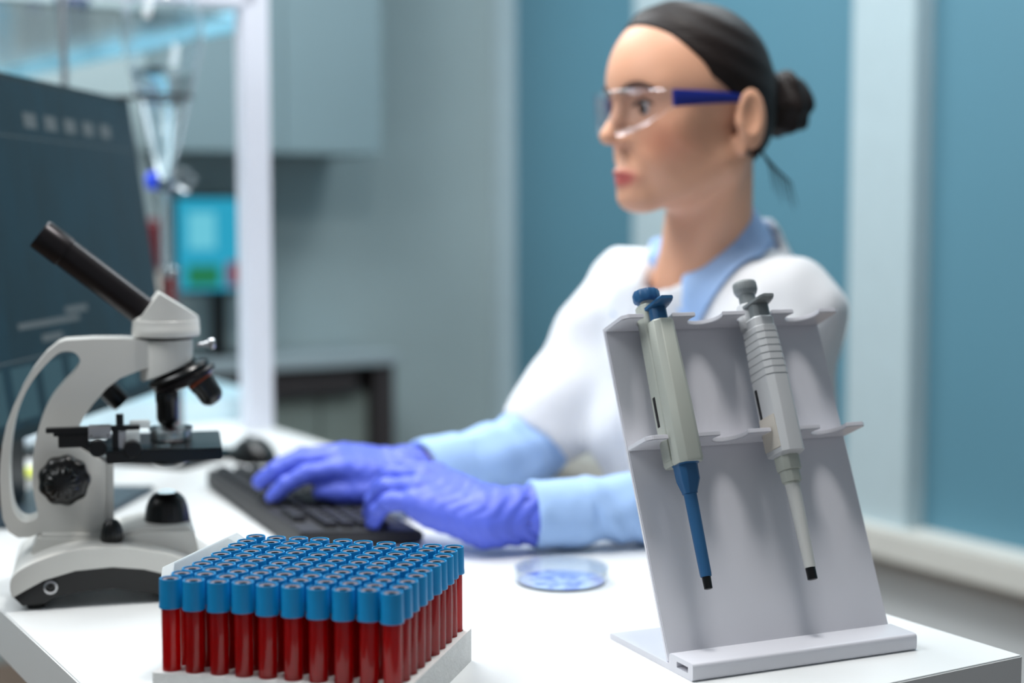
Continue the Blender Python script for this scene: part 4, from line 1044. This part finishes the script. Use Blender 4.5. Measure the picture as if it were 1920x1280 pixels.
def sleeve(s, e, H, short, rc, re):
    e = Vector(e); ax_ = (H['wrist']-e).normalized(); Lg = (H['wrist']-e).length-short
    def f(P):
        q = smin(sd_cone(P, s, e, .040, re), sd_cone(P, e, e+ax_*Lg, re, rc), .03)
        t = (P-arr(e))@arr(ax_); q = q+wr(P, 90, .0022)+.0020*np.sin(t*130+3*np.sin(P[...,2]*40+P[...,0]*30))
        cuff = smax(sd_cone(P, e+ax_*(Lg-.062), e+ax_*(Lg+.03), rc+.0022, rc+.0015), -(t-(Lg-.060)), .002)
        q = smin(q, cuff, .0015); q = smax(q, t-Lg, .002)
        q = smax(q, -sd_cone(P, e+ax_*(Lg-.008), e+ax_*(Lg+.06), rc-.005, rc-.004), .0015)
        return np.maximum(q, (TZ+.0012)-P[..., 2])
    lo, hi = bbox([s, e, e+ax_*Lg], .056)
    return surface(f, lo, hi, .0031)
surf_obj('shirt', merge_surfaces([surface(shirt_body, lo, hi, .0048), sleeve(Lsh, Lel, LH, .042, .0345, .040), sleeve(Rsh, Rel, RH, .014, .036, .042)]), M['shirt'], body, PB_)
# collar: stand and fold, running round the tilted ring
def collar():
    rows_ = []; N = 61
    for i in range(N):
        dg = 7+346*i/(N-1); th = math.radians(dg); c_, s_ = math.cos(th), math.sin(th); m_ = min(dg, 360-dg)
        rad = -cbk*c_+lft*s_                        # outward in the ring's plane, th=0 at the throat
        r0 = .0535; out = Vector((rad.x, rad.y, 0)); out = out.normalized() if out.length > .01 else out
        tip = max(0, 1-abs(m_-20)/46)**1.1; edge = min(1, (m_-7)/13)
        ln = (.046+.034*tip)*(.12+.88*edge)
        sg = 1 if dg < 180 else -1; dn_v = (-Vector((0,0,1))+out*.30+lft*sg*.40*tip).normalized()
        p = CC+rad*r0
        flap = []
        for q_, gap_ in ((p+rad*.012+dn_v*ln*.35, .004), (p+rad*.013+dn_v*ln*.7, .004), (p+rad*.014+dn_v*ln+rad*.010*tip, .0035)):
            for _ in range(60):
                if float(coat_sdf(arr(q_)[None])[0]) > gap_: break
                q_ = q_+(rad*.55+cax*.45+Vector((0,0,.35))).normalized()*.0015
            flap.append(q_)
        rows_.append([p-cax*.020-rad*.001, p-cax*.004+rad*.001, p+cax*.006+rad*.004, p+cax*.005+rad*.009]+flap)
    o = MB().rings(rows_, False, False, closed=False).build('collar', M['shirt'], body, smooth=80, inv=IB)
    so = o.modifiers.new('s', 'SOLIDIFY'); so.thickness = .0026; so.offset = 0
    su_ = o.modifiers.new('b', 'SUBSURF'); su_.levels = su_.render_levels = 1
MB().lathe([(.002,-.02),(.035,-.012),(.042,.0),(.03,.006),(.002,.008)], 24, CC-cbk*.072-cax*.016, cax).build('undershirt', M['undershirt'], body, inv=IB)
# ---- coat
RS_e = Rsh+(Vector(Rel)-Rsh)*1.0
def coat_sdf(P):
    x, y, z = P[..., 0], P[..., 1], P[..., 2]
    d = torso(P, .012)
    d = smin(d, sd_cone(P, PF(mid,-.02,0,.0), CC-cax*.060, .085, .060), .05)
    d = smin(d, sd_cone(P, hipL, PF(hipL, .20, .03, 0), .105, .085), .06); d = smin(d, sd_cone(P, hipR, PF(hipR, .20, -.03, 0), .105, .085), .06)
    hole = None
    for s, e in ((Lsh,Lel),(Rsh,Rel)):
        s, e = Vector(s), Vector(e); ax_ = (e-s).normalized(); Lg = (e-s).length
        q = sd_cone(P, s, e+ax_*.05, .061, .048); t = (P-arr(s))@arr(ax_); q = smax(q, t-(Lg-.018), .003)
        d = smin(d, q, .035)
        h_ = smax(sd_cone(P, s+ax_*(Lg-.07), e+ax_*.08, .036, .040), -(t-(Lg-.05)), .002); hole = h_ if hole is None else np.minimum(hole, h_)
    d = d+wr(P, 40, .0050)+wr(P[..., [1,2,0]], 85, .0018)
    d = smax(d, -hole, .003)
    d = smax(d, -sd_cone(P, CC-cax*.040, CC+cax*.10, .066, .115), .006)
    d = smax(d, -sd_cone(P, CC-cbk*.115-cax*.045, CC-cbk*.03+cax*.03, .012, .062), .008)
    d = smax(d, -torso(P, -.009), .002)
    R_ = P-arr(mid); f_, l_ = R_@arr(fwd), R_@arr(lft)
    d = d+.004*np.exp(-(l_/.005)**2)*(f_ > .02)
    return np.maximum(d, -(z-(pel.z-.13)))
lo, hi = bbox([Lsh,Rsh,Lel,Rel,PF(pel,-.2,0,0),PF(hipL,.28,.1,0),PF(hipR,.28,-.1,0),CC], .10); lo[2] = pel.z-.15
collar()
surf_obj('coat', surface(coat_sdf, lo, hi, .0054), M['coat'], body, PB_)
# ---- trousers and shoes
lo, hi = bbox([hipL,hipR,kneL,kneR,ankL,ankR,pel], .16); lo[2] = .07
surf_obj('trousers', surface(lambda P: np.maximum(np.maximum(smin(legs(P, .006), sd_cone(P, hipL, hipR, .11, .11), .05), P[...,2]-(pel.z+.05)), -(P[...,2]-.09)), lo, hi, .010), M['trousers'], body, PB_)
for a in (ankL, ankR):
    def f(P, a=a):
        d = sd_cone(P, PF(a,-.02,0,-.045), PF(a,.13,0,-.055), .042, .032); d = smin(d, sd_cone(P, PF(a,-.01,0,0), PF(a,0,0,-.04), .042, .045), .02); return smax(d, -(P[...,2]-.004), .003)
    lo, hi = bbox([a, PF(a,.17,0,0), PF(a,-.07,0,-.09)], .06); lo[2] = -.005
    surf_obj('shoe', surface(f, lo, hi, .006), M['shoe'], body, PB_)
# ---- lab stool
stc = Vector((pel.x, pel.y, 0)); zseat = pel.z-.02-.095
stl = empty('lab_stool', PF(stc, -.02, 0, 0), 'round black stool under the seated woman', 'stool')
MB().lathe([(.12,zseat-.055),(.18,zseat-.05),(.19,zseat-.035),(.185,zseat-.012),(.16,zseat)], 40).build('seat', M['black'], stl)
MB().lathe([(.022,.06),(.022,.25),(.015,.25),(.015,zseat-.055)], 24).build('column', M['chrome'], stl)
for k in range(5):
    a = 2*PI*k/5+.3; MB().tube([(0,0,.085),(.24*math.cos(a),.24*math.sin(a),.06)], [.018,.012], 10).build('leg', M['chrome'], stl)
    MB().lathe([(.02,-.011),(.026,-.008),(.026,.008),(.02,.011)], 20, (.24*math.cos(a),.24*math.sin(a),.027), (-math.sin(a),math.cos(a),0)).build('castor', M['rubber'], stl)

# ---------------------------------------------------------------- safety glasses
GM = Matrix((hx, hl, hz_)).transposed().to_4x4()@Matrix.Scale(HS, 4); GM = Matrix.Translation(Hc)@GM
gl_ = empty('safety_glasses', GM, 'clear wraparound safety glasses with blue temples on the woman', 'glasses')
rows_ = []
for i in range(37):
    y = -.070+.140*i/36; s = abs(y)/.070
    x = .1085-.012*s**2-.034*s**5
    zt_ = .021-.004*s**2; zb = -.028+.030*s**4-.0+(.012*math.exp(-(y/.010)**2)); zb = min(zb, zt_-.009)
    rows_.append([Vector((x-(.007*(1-t)+.004*t*t)*.6, y*(1.0), zb+(zt_-zb)*t)) for t in np.linspace(0, 1, 6)])
o = MB().rings(rows_, False, False, closed=False).build('lens', M['lens'], gl_, smooth=80)
so = o.modifiers.new('s', 'SOLIDIFY'); so.thickness = .0010
for s in (1, -1):
    R = []
    for k in range(12):
        t = k/11; x = .066-.105*t; y = s*(.0705+.0055*math.sin(PI*min(1, t*1.1))*.8+.001); z = .0078-.004*t*t
        h = .0060*(1-t)**1.2+.0040; wd = .0026
        R.append([Vector((x, y+cx*wd, z+cz*h*.9)) for cx, cz in [(-1,-.7),(-.5,-1),(.5,-1),(1,-.7),(1,.7),(.5,1),(-.5,1),(-1,.7)]])
    MB().rings(R).build('temple', M['navy'], gl_, smooth=60)
